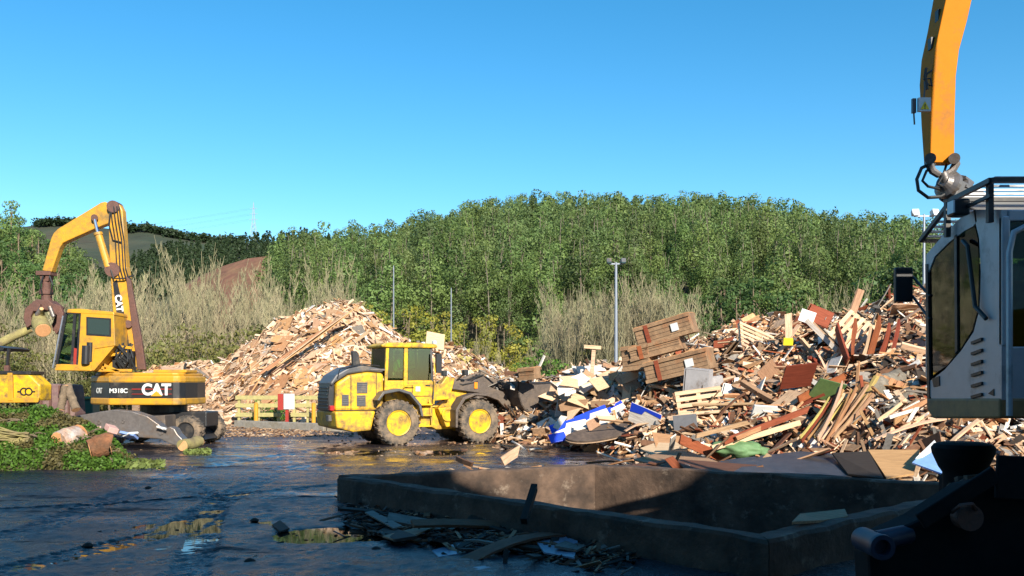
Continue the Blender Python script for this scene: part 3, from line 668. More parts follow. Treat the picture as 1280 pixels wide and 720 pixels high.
for k in range(7): b.box((-2.18, 0, 1.25+k*.11), (.05, 1.15, .035))
b.build('radiator_grille', M['black'], L, bevel=.02)
for z, x0, x1 in ((1.32, -1.78, -1.55), (1.72, -1.28, -.92), (1.30, -1.28, -.98)):
    b = MB(); hh = .36
    b.box(((x0+x1)/2, -.79, z+hh/2), (x1-x0, .03, hh))
    for k in range(5): b.box(((x0+x1)/2, -.812, z+.05+k*.07), (x1-x0-.04, .02, .02))
    b.build('side_vent', M['darkgrey'], L, bevel=.01)
for y in (-.72, .72):
    MB().box((-2.1, y, 1.25), (.14, .22, .16)).build('tail_light', M['redlens'], L, bevel=.02)
b = MB(); b.xz([(-1.12, 2.55), (-.86, 2.55), (-.93, 3.02), (-1.02, 3.14), (-1.16, 3.12)], .05, .25); b.build('air_intake', M['black'], L, bevel=.02)
b = MB(); b.box((-.55, -.60, 2.50), (.5, .28, .05)); b.build('bonnet_plate', M['steel'], L)
# rear mudguards
for y in (-1, 1):
    b = MB(); pts = [(-.75, 1.5), (-.55, 1.78), (0, 1.88), (.42, 1.76), (.78, 1.35), (.86, .95), (.78, .95), (.7, 1.3), (.36, 1.68), (0, 1.79), (-.5, 1.70), (-.68, 1.48)]
    b.xz(pts, y*.72, y*1.28); b.build('rear_mudguard', M['darkgrey'], L, bevel=.015)
# operator platform, steps, tank
b = MB(); b.xz([(-.3, 1.45), (.9, 1.2), (1.45, 1.3), (1.5, 2.15), (-.3, 2.15)], -.75, .75); b.build('cab_base', M['yel'], L, bevel=.05)
b = MB()
for k, z in enumerate((.62, .98, 1.34)): b.box((.98, -1.0, z), (.5, .34, .05))
for x in (.74, 1.22): b.bar((x, -1.12, .6), (x, -.9, 1.5), .04, .07)
b.build('steps', M['yel'], L, bevel=.01)
b = MB(); b.box((.85, -.72, .95), (.95, .5, .7)); b.build('tank', M['yel'], L, bevel=.05)
b = MB(); b.tube([(1.35, -.98, 1.35), (1.4, -1.02, 2.2), (1.4, -.85, 2.9)], .02).tube([(.3, -.9, 1.9), (.35, -.95, 2.0), (.7, -.95, 2.0)], .018); b.build('handrail', M['yel'], L)
# cab
cx0, cx1, cz0, cz1 = -.3, 1.42, 2.1, 3.24
def post(a, c, w=.09, d_=.09, m=M['yel'], nm='cab_post'): MB().bar(a, c, w, d_).build(nm, m, L, bevel=.012)
for y in (-.72, .72):
    post((cx0+.02, y, cz0-.4), (cx0+.1, y*.95, cz1), .1, .1); post((.42, y, cz0-.2), (.45, y*.95, cz1), .12, .13)
    post((cx1+.02, y, cz0-.6), (cx1-.06, y*.95, cz1), .07, .07, M['darkgrey'])
    bb = MB().box(((cx0+.45)/2+.05, y*.965, 2.72), (.62, .02, 1.0)); bb.build('rear_side_window', M['pane'], L)
    bb = MB().xz([(.52, 1.95), (1.36, 1.75), (1.36, 3.22), (.54, 3.22)], y*.965-.01, y*.965+.01); bb.build('door_window', M['pane'], L)
bb = MB().box((cx1-.0, 0, 2.65), (.02, 1.3, 1.15)); bb.build('windscreen', M['pane'], L)
bb = MB().box((cx0+.06, 0, 2.75), (.02, 1.3, .95)); bb.build('rear_window', M['pane'], L)
b = MB(); b.xz([(-.42, 3.24), (1.52, 3.24), (1.58, 3.30), (1.5, 3.38), (.9, 3.42), (-.3, 3.40), (-.45, 3.32)], -.82, .82); b.build('cab_roof', M['yel'], L, bevel=.05)
b = MB(); b.bar((1.52, -.98, 2.4), (1.52, -.98, 3.05), .14, .2).bar((1.45, -.75, 3.0), (1.52, -.98, 2.95), .03); b.build('mirror', M['black'], L, bevel=.02)
for y in (-.5, .5): MB().box((1.56, y, 3.45), (.1, .2, .12)).build('work_light', M['lamp'], L, bevel=.02)
b = MB(); b.box((.35, 0, 2.2), (.5, .5, .14)).box((.12, 0, 2.6), (.12, .48, .75)); b.build('seat', M['black'], L, bevel=.05)
b = MB(); b.tube([(1.15, 0, 2.0), (.98, 0, 2.5)], .03); b.lathe((.96, 0, 2.52), (-.4, 0, 1), [(-.015, .17), (.015, .17), (.015, .14), (-.015, .14)]); b.build('steering_wheel', M['black'], L)
# front frame
b = MB(); b.xz([(1.5, .55), (1.7, .45), (2.6, .5), (3.5, .62), (3.6, 1.1), (3.0, 1.4), (2.7, 2.05), (2.35, 2.25), (2.1, 2.1), (1.95, 1.5), (1.5, 1.25)], -.42, .42); b.build('front_frame', M['yel'], L, bevel=.04)
b = MB(); b.xz([(1.4, 1.45), (2.05, 1.5), (2.25, 2.2), (1.95, 2.3), (1.75, 2.05), (1.45, 2.0)], -.72, -.4); b.xz([(1.9, .55), (2.3, .6), (2.1, 1.25), (1.6, 1.2)], -.78, -.4); b.build('tower_plate', M['yel'], L, bevel=.03)
b = MB(); b.lathe((1.95, -.8, .98), (0, -1, 0), [(0, .24), (.05, .24), (.05, .17), (.02, .15)], 24); b.cyl((2.95, -1, .75), (2.95, 1, .75), .2); b.build('axle', M['yel'], L, bevel=.01)
for y in (-1, 1):
    b = MB(); pts = [(2.02, .55), (2.02, 1.15), (2.3, 1.58), (2.75, 1.72), (3.2, 1.68), (3.2, 1.61), (2.78, 1.64), (2.38, 1.50), (2.12, 1.12), (2.1, .55)]
    b.xz(pts, y*.72, y*1.30); b.build('front_mudguard', M['mud'], L, bevel=.015)
for y in (-1, 1):   # head lights on stalks
    b = MB(); b.bar((2.35, y*.5, 2.1), (2.5, y*.85, 2.35), .05).box((2.55, y*.9, 2.42), (.15, .24, .2)); h_ = b.build('headlight', M['black'], L, bevel=.02)
    MB().box((2.635, y*.9, 2.42), (.02, .18, .14)).build('lens', M['lamp'], h_)
# lift arms and linkage
for y in (-.5, .5):
    b = MB(); b.xz([(2.1, 2.1), (2.35, 2.22), (3.3, 2.05), (4.2, 1.75), (4.5, 1.35), (4.45, 1.15), (4.25, 1.2), (4.0, 1.45), (3.2, 1.72), (2.2, 1.85)], y-.08, y+.08); b.build('lift_arm', M['mud'], L, bevel=.02)
    b = MB(); b.cyl((2.3, y*.8, 1.1), (3.3, y*.8, 1.55), .08).cyl((3.3, y*.8, 1.55), (3.9, y*.8, 1.62), .045); b.build('lift_cylinder', M['mud'], L)
b = MB(); b.cyl((2.3, 0, 1.95), (3.2, 0, 2.3), .09).cyl((3.2, 0, 2.3), (3.6, 0, 2.42), .05); b.build('tilt_cylinder', M['mud'], L)
b = MB(); b.xz([(3.35, 1.6), (3.55, 1.6), (3.75, 2.5), (3.55, 2.55)], -.12, .12); b.bar((3.5, 0, 1.68), (4.5, 0, 1.5), .1, .16); b.xz([(3.0, 2.05), (3.9, 1.9), (4.4, 1.75), (4.2, 2.15), (3.4, 2.35)], -.35, .35); b.build('linkage', M['mud'], L, bevel=.02)
MB().box((3.1, -.6, 1.98), (.12, .05, .22)).build('amber_marker', M['amber'], L)
# bucket: curled shell
prof = [(4.42, 2.12), (4.40, 1.85), (4.44, 1.55), (4.54, 1.28), (4.70, 1.08), (4.92, .96), (5.15, .94), (5.38, 1.02), (5.56, 1.2), (5.68, 1.45), (5.75, 1.72)]; tip = (5.82, 2.04)
b = MB(); n = len(prof); outer = prof+[tip]; inner = [(p[0]+(5.1-p[0])*.07, p[1]+(1.75-p[1])*.07) for p in prof]+[(tip[0]-.02, tip[1]+.03)]
for i in range(n): b.prism([outer[i], outer[i+1], inner[i+1], inner[i]], -1.3, 1.3, lambda u, v, w: (u, w, v))
b.build('bucket', M['mud'], L)
bk = [o for o in L.children if o.name.startswith('bucket')][0]
for y in (-1.3, 1.24):
    b = MB(); b.xz(outer+[(5.1, 2.0)], y, y+.06); b.build('side_plate', M['mud'], bk)
MB().box((5.84, 0, 2.0), (.22, 2.62, .04), Euler((0, R(-78), 0)).to_matrix()).build('cutting_edge', M['steel'], bk)

for x0, x1, z0, z1 in ((-1.48, -1.47, 1.2, 2.3), (-.62, -.61, 1.2, 2.38), (-1.95, -.36, 1.17, 1.18)): MB().box(((x0+x1)/2, -.783, (z0+z1)/2), (x1-x0+.012, .012, z1-z0+.012)).build('panel_gap', M['black'], L)
MB().box((.98, -.765, 1.62), (.62, .012, .02)).box((.66, -.765, 1.5), (.02, .012, 1.0)).build('panel_gap', M['black'], L)
MB().box((.86, -.77, 1.86), (.16, .012, .16)).build('white_decal', M['white'], L)
MB().box((1.22, -.76, 1.98), (.16, .04, .04)).build('door_handle', M['black'], L)
b = MB()
for k, (a_, c_) in enumerate((((1.45, -.5, 1.5), (2.0, -.48, 1.9)), ((1.4, -.55, 1.3), (2.1, -.5, 1.6)), ((2.2, -.45, 2.1), (3.2, -.55, 2.1)), ((2.3, -.4, 2.2), (3.5, -.4, 2.35)))):
    a_ = Vector(a_); c_ = Vector(c_); b.tube([a_, a_.lerp(c_, .4)+Vector((0, -.12, -.1)), c_], .025, 6)
b.build('hydraulic_hoses', M['cleanrub'], L)
MB().tube([(-.2, .5, 3.4), (-.22, .5, 3.9)], .012, 5).build('antenna', M['black'], L)
b = MB(); b.tube([(-1.9, -.72, 2.2), (-1.85, -.78, 2.5), (-1.1, -.78, 2.68), (-.5, -.78, 2.62)], .02, 6); b.build('handrail', M['black'], L)
# person: seated driver, one continuous skinned body
def skin_person(parent, loc, rz, joints, edges, radii, mats):
    me = bpy.data.meshes.new('body'); me.from_pydata(joints, edges, []); o = bpy.data.objects.new('body', me); COL.objects.link(o)
    sk = o.modifiers.new('skin', 'SKIN'); 
    for i, r in enumerate(radii):
        v = me.skin_vertices[0].data[i] if me.skin_vertices else None
        if v: v.radius = (r, r)
    return o
def person_body(name, joints, edges, radii, m):
    bm = bmesh.new(); ly = bm.verts.layers.skin.verify(); vs = [bm.verts.new(j) for j in joints]
    for i, v in enumerate(vs): v[ly].radius = (radii[i], radii[i]); v[ly].use_root = (i == 0)
    for a, c in edges: bm.edges.new((vs[a], vs[c]))
    me = bpy.data.meshes.new(name); bm.to_mesh(me); bm.free(); o = bpy.data.objects.new(name, me); COL.objects.link(o)
    o.modifiers.new('skin', 'SKIN'); s_ = o.modifiers.new('sub', 'SUBSURF'); s_.levels = s_.render_levels = 2
    bpy.context.view_layer.update(); dg = bpy.context.evaluated_depsgraph_get(); m2 = bpy.data.meshes.new_from_object(o.evaluated_get(dg))
    bpy.data.objects.remove(o); m2.name = name; m2.materials.clear(); m2.materials.append(m); m2.polygons.foreach_set('use_smooth', [True]*len(m2.polygons)); return m2
J = [(0, 0, .1), (0, 0, .32), (0, 0, .52), (.01, 0, .64), (.03, 0, .72), (.05, 0, .80), (0, .17, .52), (.05, .22, .3), (.27, .15, .28), (.35, .12, .32), (0, -.17, .52), (.05, -.22, .3), (.27, -.15, .28), (.35, -.12, .32), (.08, .1, .08), (.42, .12, .1), (.46, .12, -.3), (.56, .12, -.34), (.08, -.1, .08), (.42, -.12, .1), (.46, -.12, -.3), (.56, -.12, -.34)]
E = [(0, 1), (1, 2), (2, 3), (3, 4), (4, 5), (2, 6), (6, 7), (7, 8), (8, 9), (2, 10), (10, 11), (11, 12), (12, 13), (0, 14), (14, 15), (15, 16), (16, 17), (0, 18), (18, 19), (19, 20), (20, 21)]
RD = [.13, .125, .13, .055, .085, .08, .065, .05, .038, .035, .065, .05, .038, .035, .085, .065, .045, .04, .085, .065, .045, .04]
pm = person_body('person', J, E, RD, M['skin']); wl = Matrix.Translation(L.location)@Matrix.Rotation(th, 4, 'Z')
pe = bpy.data.objects.new('person', pm); COL.objects.link(pe); pe.location = wl@Vector((.38, 0, 2.28)); pe.rotation_euler = (0, 0, th)
tag(pe, 'person in a yellow-green high visibility jacket seated driving in the loader cab', 'person')
J2 = [J[i] for i in (0, 1, 2, 6, 7, 8, 10, 11, 12)]; jk = person_body('jacket', J2, [(0, 1), (1, 2), (2, 3), (3, 4), (4, 5), (2, 6), (6, 7), (7, 8)], [.15, .145, .145, .08, .063, .05, .08, .063, .05], M['hivis'])
o = link('jacket', jk, pe)
MB().lathe((.04, 0, .80), (-.1, 0, 1), [(-.02, .095), (.04, .098), (.08, .075), (.10, .03)], 16).build('hair', M['hair'], pe, smooth=True)

# ---------------- CAT-style material handler on the left (elevated cab)
CY = 30.0; CO = Vector(((205-640)/F*CY, CY, 0))
E_ = thing('material_handler', CO, 0, 'yellow excavator with a raised cab and folded arm gripping a log', 'excavator')
def q(px, py, dy): return P(px, py, CY+dy)-CO
def pol(pts, d0): return [(q(a, c, d0).x, q(a, c, d0).z) for a, c in pts]
def plate(pts, d0, d1, nm, m, bevel=.02, parent=None): return MB().xz(pol(pts, d0), d0, d1).build(nm, m, parent or E_, bevel=bevel)
MB().box((0, 0, .85), (3.3, 1.2, .5)).box((0, 0, .55), (2.4, .8, .3)).build('undercarriage', M['black'], E_, bevel=.04)
for x in (-1.3, 1.2):
    for y in (-1.05, 1.05): tyre(E_, (x, y, .5), .5, .5, rim=M['black'], lugs=16)
MB().cyl((0, 0, 1.08), (0, 0, 1.36), .75, n=32).build('turntable', M['black'], E_)
plan = [(-2.42, -.15), (-1.3, -1.24), (.80, -1.27), (.98, -1.18), (1.08, -.95), (1.14, 0), (1.08, .95), (.9, 1.25), (-2.42, 1.25)]
MB().xy(plan, 1.34, 1.58).build('deck_skirt', M['yelc'], E_, bevel=.05)
MB().xy(poly_inset(plan, .992), 1.55, 2.08).build('side_panel', M['black'], E_, bevel=.02)
b = MB(); b.xy(plan, 2.06, 2.3); b.xy(poly_inset(plan, .93), 2.28, 2.40); b.build('counterweight', M['yelc'], E_, bevel=.06)
for z, hh in ((1.70, .018), (1.86, .03)):
    MB().box((.1, -1.262, z), (1.3, .012, hh)).build('stripe', M['red'], E_)
T = Matrix.Translation; RX = Matrix.Rotation(R(90), 4, 'X')
text_mesh('CAT', .50, .012, 'lettering', M['white'], E_, T((.25, -1.275, 1.83))@RX, .022, .95)
MB().xz([(.07, 1.63), (.45, 1.63), (.26, 1.80)], -1.294, -1.288).build('logo_triangle', M['yelc'], E_)
text_mesh('M318C', .20, .006, 'lettering', M['white'], E_, T((-.98, -1.262, 1.8))@RX, .006)
an = math.atan2(-1.09, 1.12)
text_mesh('CAT', .24, .006, 'lettering', M['white'], E_, T((-1.86, -.72, 1.8))@Matrix.Rotation(an, 4, 'Z')@RX, .008)
MB().box((.5, -.3, 2.45), (1.1, 1.0, .1)).build('engine_hood', M['yelc'], E_, bevel=.02)
MB().cyl((.82, -.3, 2.4), (.82, -.3, 2.62), .05, n=10).cyl((.82, -.3, 2.62), (.86, -.3, 2.72), .045, n=10).build('exhaust', M['black'], E_)
# cab: frame prisms and glazing
cab = MB().xz(pol([(113, 463), (100, 463), (97, 460), (101, 392), (104, 388), (142, 391), (144, 432), (118, 436)], -1.25), -1.25, -1.21).build('cab', M['yelc'], E_, bevel=.015)
y0, y1 = -1.22, -.12
MB().xz(pol([(143, 391), (144, 432), (118, 463), (113, 463), (113, 432), (139, 432), (139, 391)], -1.2), y0, y1).build('rear_panel', M['yelc'], cab)
MB().xz(pol([(101, 386), (143, 390), (144, 394), (84, 391), (86, 386.5)], -1.2), y0-.04, y1).build('roof', M['yelc'], cab, bevel=.02)
MB().xz(pol([(69, 463), (71, 455), (113, 456), (115, 464)], -1.2), y0-.02, y1).build('floor', M['yelc'], cab, bevel=.02)
MB().xz(pol([(108, 396), (139, 398), (139, 421), (108, 419)], -1.25), -1.262, -1.252).build('window_frame', M['black'], cab)
MB().xz(pol([(110, 398), (137, 400), (137, 419), (110, 417)], -1.25), -1.27, -1.264).build('side_window', M['glass'], cab)
fr = MB(); A_, B_, C_, D_ = q(71, 456, -1.2), q(83, 391, -1.2), q(101, 391, -1.2), q(97, 460, -1.2)
for a, c in ((A_, B_), (B_, C_), (C_, D_), (D_, A_)): fr.bar(a, c, .07, .08)
m1, m2 = q(90, 459, -1.2), q(94, 391, -1.2); fr.bar(m1, m2, .06, .09)
far_ = Vector((0, 1.05, 0))
for a, c in ((A_+far_, B_+far_),): fr.bar(a, c, .07, .08)
fr.build('door_frame', M['black'], cab)
MB().xz([(p.x, p.z) for p in (A_, B_, C_, D_)], -1.20, -1.19).build('door_window', M['pane'], cab)
b = MB(); b.add([A_, B_, B_+far_, A_+far_], [(0, 1, 2, 3)]); b.build('windscreen', M['pane'], cab)
b = MB(); b.bar(A_+Vector((-.1, -.05, -.1)), B_+Vector((-.08, -.05, -.1)), .04); b.build('hand_rail', M['pole'], cab)
b = MB(); s0 = q(93, 448, -.6); b.box(s0, (.45, .5, .12)).box(s0+Vector((.2, 0, .35)), (.12, .5, .7)); b.build('seat', M['black'], cab, bevel=.03)
MB().xz(pol([(90, 434), (97, 436), (98, 462), (93, 462)], -1.2), -1.23, -1.2).build('door_panel', M['red'], cab)
# cab riser
b = MB()
for a, c in (((117, 463), (123, 433)), ((128, 463), (135, 432)), ((117, 448), (160, 440)), ((118, 463), (165, 463)), ((135, 432), (165, 435)), ((120, 452), (150, 465))):
    b.bar(q(*a, -.9), q(*c, -.9), .07, .09)
b.xz(pol([(126, 466), (150, 466), (150, 446), (134, 447)], -.6), -.6, -.4)
b.build('cab_riser', M['yelc'], E_, bevel=.01)
b = MB(); b.cyl(q(108, 432, -1.28), q(107, 455, -1.28), .13, n=14).cyl(q(113, 428, -1.2), q(112, 452, -1.2), .11, n=14); b.build('accumulator', M['black'], E_)
b = MB(); random.seed(4)
for k in range(16):
    a = q(random.uniform(143, 166), random.uniform(428, 438), -.8+random.uniform(-.2, .2)); c = q(random.uniform(145, 172), random.uniform(458, 466), -.8)
    b.tube([a, a.lerp(c, .5)+Vector((random.uniform(-.25, .25), -.12, 0)), c], .032, 6)
b.box(q(155, 450, -.5), (.6, .4, .6)); b.build('hydraulic_hoses', M['cleanrub'], E_)
# boom
plate([(135, 262), (138, 256), (149, 255), (153, 263), (158, 333), (168, 395), (178, 462), (152, 462), (148, 430), (141, 392), (137, 330)], -.25, .06, 'boom', M['yelc'], .03)
bo = [o for o in E_.children if o.name.startswith('boom')][0]
plate([(141, 354), (146, 349), (158, 405), (164, 455), (156, 455), (148, 412)], -.262, -.252, 'recess_panel', M['black'], 0, bo)
plate([(157, 345), (163, 350), (176, 420), (182, 462), (172, 462), (166, 420)], -.38, -.26, 'boom_cylinder', M['rust'], .02)
text_mesh('CAT', .30, .006, 'lettering', M['white'], bo, T(q(148.5, 379, -.272))@RX@Matrix.Rotation(R(-83), 4, 'Z'), .015, .95)
b = MB()
for off, ym in ((0, -.27), (4, -.29), (8, -.31), (11, -.28)):
    b.tube([q(138+off, 258, ym-.05), q(137+off+3, 275, ym-.1), q(144+off, 300, ym), q(146+off, 335, ym-.04), q(150+off, 350, ym)], .022, 6)
b.tube([q(138, 262, -.3), q(136, 280, -.42), q(141, 300, -.3), q(152, 303, -.3)], .025, 6); b.tube([q(136, 330, -.3), q(142, 348, -.42), q(155, 348, -.4), q(167, 344, -.1)], .028, 6)
b.build('boom_hoses', M['cleanrub'], E_)
b = MB()
for px_, py_, rr in ((141, 258, .2), (140, 337, .24), (160, 405, .13)): b.cyl(q(px_, py_, -.36), q(px_, py_, 0)+Vector((0, .38, 0)), rr, n=18)
b.build('pivot_pin', M['rust'], E_)
# stick (goose-neck)
plate([(136, 254), (131, 252), (126, 253), (72, 286), (67, 291), (64, 297), (52.5, 338), (64, 340), (74, 311), (78, 304), (84, 301), (120, 285), (136, 279), (141, 262)], -.2, .1, 'stick', M['yelc'], .03)
b = MB(); b.cyl(q(118, 272, -.3), q(123, 293, -.3), .055, n=12); b.build('ram_rod', M['chrome'], E_)
b = MB(); b.cyl(q(122.5, 291, -.3), q(135.5, 334, -.3), .12, n=16).cyl(q(122.5, 291, -.3), q(123.3, 294, -.3), .145, n=16); b.build('ram', M['yelc'], E_)
MB().cyl(q(118, 272, -.36), q(118, 272, .22), .11, n=14).build('ram_pin', M['rust'], E_)
# rotator + grapple
b = MB(); b.box(q(58, 342, 0), (.5, .42, .14)).xz(pol([(52, 343), (57, 343), (58, 352), (54, 352)], 0), -.15, .15).xz(pol([(60, 343), (65, 343), (63, 352), (59, 352)], 0), -.15, .15)
b.cyl(q(58, 350, 0), q(58, 362, 0), .14).cyl(q(58, 362, 0), q(58, 368, 0), .22).cyl(q(58, 368, 0), q(59, 378, 0), .17); b.build('rotator', M['rust'], E_)
b = MB()
for s_ in (-1, 1): b.tube([q(58+s_*4, 345, -.2), q(58+s_*8, 356, -.3), q(58+s_*5, 368, -.2)], .025, 6)
b.build('rotator_hoses', M['cleanrub'], E_)
g = MB().xz(pol([(45, 379), (52, 375), (66, 376), (76, 384), (72, 391), (60, 388), (48, 390)], 0), -.3, .3).build('grapple', M['rust'], E_, bevel=.03)
for pts, dy in (([(50, 380), (38, 379), (31, 386), (29, 398), (33, 410), (40, 405), (38, 396), (41, 389), (50, 389)], -.35), ([(50, 380), (38, 381), (33, 388), (32, 399), (37, 409), (43, 404), (40, 396), (43, 390), (50, 390)], .25), ([(66, 379), (75, 382), (79, 392), (77, 408), (70, 418), (66, 411), (70, 404), (71, 394), (64, 389)], -.32), ([(64, 380), (73, 384), (76, 394), (73, 407), (66, 414), (64, 407), (67, 400), (68, 394), (62, 389)], .25)):
    plate(pts, dy-.06, dy+.1, 'tine', M['rust'], .02, g)
b = MB().cyl(q(52, 384, -.42), q(46, 394, -.42), .07).cyl(q(62, 383, -.42), q(67, 396, -.42), .07); b.build('grapple_ram', M['steel'], g)
# logs held in the grapple
def log(nm, a, c, r0, r1, m, label, grp=None, n=14, crook=.06, cutm=None):
    a = Vector(a); c = Vector(c); t = thing(nm, a, 0, label, 'log', grp); d_ = c-a; k_ = 7; pts = []; rs = []
    for i in range(k_+1):
        s_ = i/k_; pts.append(d_*s_+Vector((random.uniform(-1, 1), random.uniform(-1, 1), random.uniform(-1, 1)))*crook*r0*2*(0 if i in (0, k_) else 1)); rs.append((r0+(r1-r0)*s_)*random.uniform(.93, 1.07))
    MB().tube(pts, rs, n).build('bark', m, t, smooth=True)
    x = d_.normalized()
    for p_, s_, rr in ((pts[0], -1, rs[0]), (pts[-1], 1, rs[-1])): MB().cyl(p_, p_+x*s_*.012, rr*.93, rr*.9, n).build('cut_end', cutm or M['cut'], t)
    return t
random.seed(7)
log('log', P(-30, 442, 29.2), P(38, 411, 29.9), .17, .13, M['birch'], 'long thin mossy log reaching from the left edge into the grapple')
log('log', P(54, 413, 29.35), P(46, 392, 30.1), .27, .24, M['birch'], 'short thick log with an orange cut end hanging in the grapple')
log('log', P(52, 386, 29.4), P(52, 400, 29.9), .06, .08, M['birch'], 'stubby branch standing up in the closed grapple')

# ---------------- yellow tipper body at the left edge
HY = 27.0; HO = Vector(((30-640)/F*HY, HY, 0))
Hh = thing('site_tipper', HO, 0, 'yellow tipper with a dark canopy cut by the left edge of the view', 'tipper')
def qh(px, py, dy): return P(px, py, HY+dy)-HO
def plh(pts, d0, d1, nm, m, bevel=.02, parent=None): return MB().xz([(qh(a, c, d0).x, qh(a, c, d0).z) for a, c in pts], d0, d1).build(nm, m, parent or Hh, bevel=bevel)
plh([(-70, 466), (36, 467), (50, 481), (49, 501), (-70, 502)], -.8, -.1, 'tipper_body', M['yel'], .05)
plh([(-70, 498), (49, 497), (47, 503), (-70, 504)], -.86, -.8, 'bottom_rail', M['yelc'], .01)
plh([(9, 466), (15, 466), (16, 501), (10, 501)], -.88, -.8, 'rib', M['yelc'], .01)
plh([(-70, 463), (38, 464), (38, 468), (-70, 467)], -.84, -.06, 'top_rail', M['black'], .01)
t_ = [o for o in Hh.children if o.name.startswith('tipper_body')][0]
for k, (px_, kind) in enumerate(((24, 'bar'), (30, 'ring'), (36, 'ring'), (42, 'bar'))):
    p = qh(px_, 489.5, -.8); b = MB()
    if kind == 'ring':
        a0, a1 = (R(50), R(310)) if k == 1 else (0, R(360)); pts = [(p.x+.1*math.cos(a0+(a1-a0)*i/18), -.81, p.z+.1*math.sin(a0+(a1-a0)*i/18)) for i in range(19)]; b.tube(pts, .022, 6)
    else: b.box((p.x, -.81, p.z), (.1, .02, .04))
    b.build('emblem', M['black'], Hh)
b = MB()
b.bar(qh(9, 463, -.6), qh(11, 436, -.6), .07).bar(qh(-25, 463, -.6), qh(-23, 436, -.6), .07).xz([(qh(a, c, 0).x, qh(a, c, 0).z) for a, c in ((-60, 428), (12, 433), (22, 436), (20, 439), (-60, 437))], -.7, .7); b.build('canopy', M['black'], Hh)
MB().box(qh(9, 461, -.65), (.14, .1, .2)).build('tail_lamp', M['rust'], Hh)
for x in (-1.0, -2.6):
    for y in (-.6, .6): tyre(Hh, (x+.35, y, .45), .45, .4, rim=M['yelc'], lugs=14)
MB().box((-1.5, 0, .9), (4.0, .8, .5)).build('chassis', M['black'], Hh)
# machine or container behind, with bits around
b = MB(); b.xz([(0, .2), (1.2, .2), (1.3, 1.0), (1.25, 1.75), (1.2, 2.0), (0, 2.05)], -.4, .4); bb_ = thing('steel_skip', P(54, 481, 31)*1.0, 0, 'dull purple-brown steel skip standing behind the yellow tipper', 'skip'); bb_.location.z = 0
b.build('shell', mat('plum_steel', (.16, .09, .09), .7, var=.3, dirt=(.25, .18, .13), dirt_amt=.5), bb_, bevel=.03)
for k in range(4): MB().box((.15+k*.32, -.42, 1.12), (.07, .06, 1.7)).build('rib', M['rust'], bb_)
gb = thing('green_bin', P(111, 481, 33), 0, 'dark green lidded bin behind the excavator cab', 'bin'); gb.location.z = 0
MB().box((0, 0, .95), (.55, .6, 1.0)).build('body', mat('bin_green', (.02, .12, .09), .5), gb, bevel=.04); MB().box((0, -.02, 1.5), (.62, .68, .1)).build('lid', M['gpaint'], gb, bevel=.03)
for s_ in (-1, 1): MB().cyl((s_*.25, .25, .22), (s_*.3, .25, .22), .22).build('wheel', M['cleanrub'], gb)
MB().box((0, 0, .3), (.5, .55, .3)).build('base', M['black'], gb)
random.seed(9)
for a, c, r_, lb in (((76, 512, 25.5), (82, 482, 25.6), .11, 'left'), ((95, 512, 25.4), (85, 482, 25.7), .12, 'right')):
    log('log', P(*a), P(*c), r_, r_*.9, M['bark'], lb+'most brown log of the leaning pair propped behind the brush heap')
random.seed(12)
RC = [('white', (.8, .8, .78)), ('green', (.1, .5, .22)), ('blue', (.2, .3, .6)), ('pink', (.6, .35, .3)), ('brown', (.3, .2, .13))]
RM = {k: mat('scrap_'+k, v, .6, var=.2, dirt=DIRT, dirt_amt=.3) for k, v in RC}
for k in range(60):
    u = random.uniform(12, 165); Y = random.uniform(25.6, 28.5); n_ = random.choice(['white', 'pink', 'brown', 'brown', 'blue', 'white']); z = random.uniform(0, .28)
    if 10 < u < 28 and k % 4 == 0: n_ = 'green'
    w = random.uniform(.15, .55); o = MB().box((0, 0, 0), (w, w*random.uniform(.4, .9), random.uniform(.05, .2))).build('rubble_piece', RM[n_], bevel=.01)
    o.location = ((u-640)/F*Y, Y, .45+z+random.uniform(-.3, .3)); o.rotation_euler = (random.uniform(-.6, .6), random.uniform(-.6, .6), random.uniform(0, 3))
    tag(o, n_+' scrap of rubble on the heap between the yellow tipper and the brush', 'rubble', 'rubble pieces behind the brush heap')
b = MB(); nx = 30; ny = 9; vs = [((u-640)/F*Y, Y, max(-.05, (.62+.2*noise.noise(Vector((u*.05, Y, 0))))*math.sin(math.pi*j/(ny-1))**.6*min(1, max(0, (150-u)/40))-(.05 if u > 150 else 0))) for j, Y in enumerate(np.linspace(25.2, 29.2, ny)) for u in np.linspace(-20, 180, nx)]
b.add(vs, [(j*nx+i, j*nx+i+1, (j+1)*nx+i+1, (j+1)*nx+i) for j in range(ny-1) for i in range(nx-1)])
tag(b.build('rubble', mat('rubble', (.22, .18, .14), .9, c2=(.4, .36, .32), scale=5, var=.5, bump=1, bscale=14)), kind='stuff')

# worn steel outrigger / blade lying in front of the excavator
def slab(nm, pts, Y, th_, m, label, cat, bevel=.03):
    o0 = P(pts[0][0], 481, Y); o0.z = 0; t = thing(nm, o0, 0, label, cat); b = MB().xz([((P(a, c, Y)-o0).x, (P(a, c, Y)-o0).z) for a, c in pts], 0, th_); b.build('arm', m, t, bevel=bevel); return t, o0
bl, bo0 = slab('steel_boom_arm', [(94, 520), (128, 514), (142, 512), (165, 514), (184, 520), (198, 530), (204, 537), (212, 533), (218, 536), (222, 543), (231, 552), (228, 559), (215, 556), (200, 549), (150, 545), (125, 537), (110, 530)], 26.2, .45, M['steel'], 'worn grey steel arm lying on the ground in front of the excavator wheels', 'steel arm')
for a, c, r_ in ((139, 530, .13), (124, 528, .06), (154, 527, .05), (201, 540, .09)):
    p = P(a, c, 26.2)-bo0; MB().lathe((p.x, -.0, p.z), (0, -1, 0), [(0, r_), (.03, r_), (.03, r_*.6), (.012, r_*.55)], 18).build('boss', M['steel'], bl, smooth=True)
MB().bar(P(196, 533, 26)-bo0, P(208, 536, 26)-bo0, .05).build('grease_pipe', M['white'], bl)
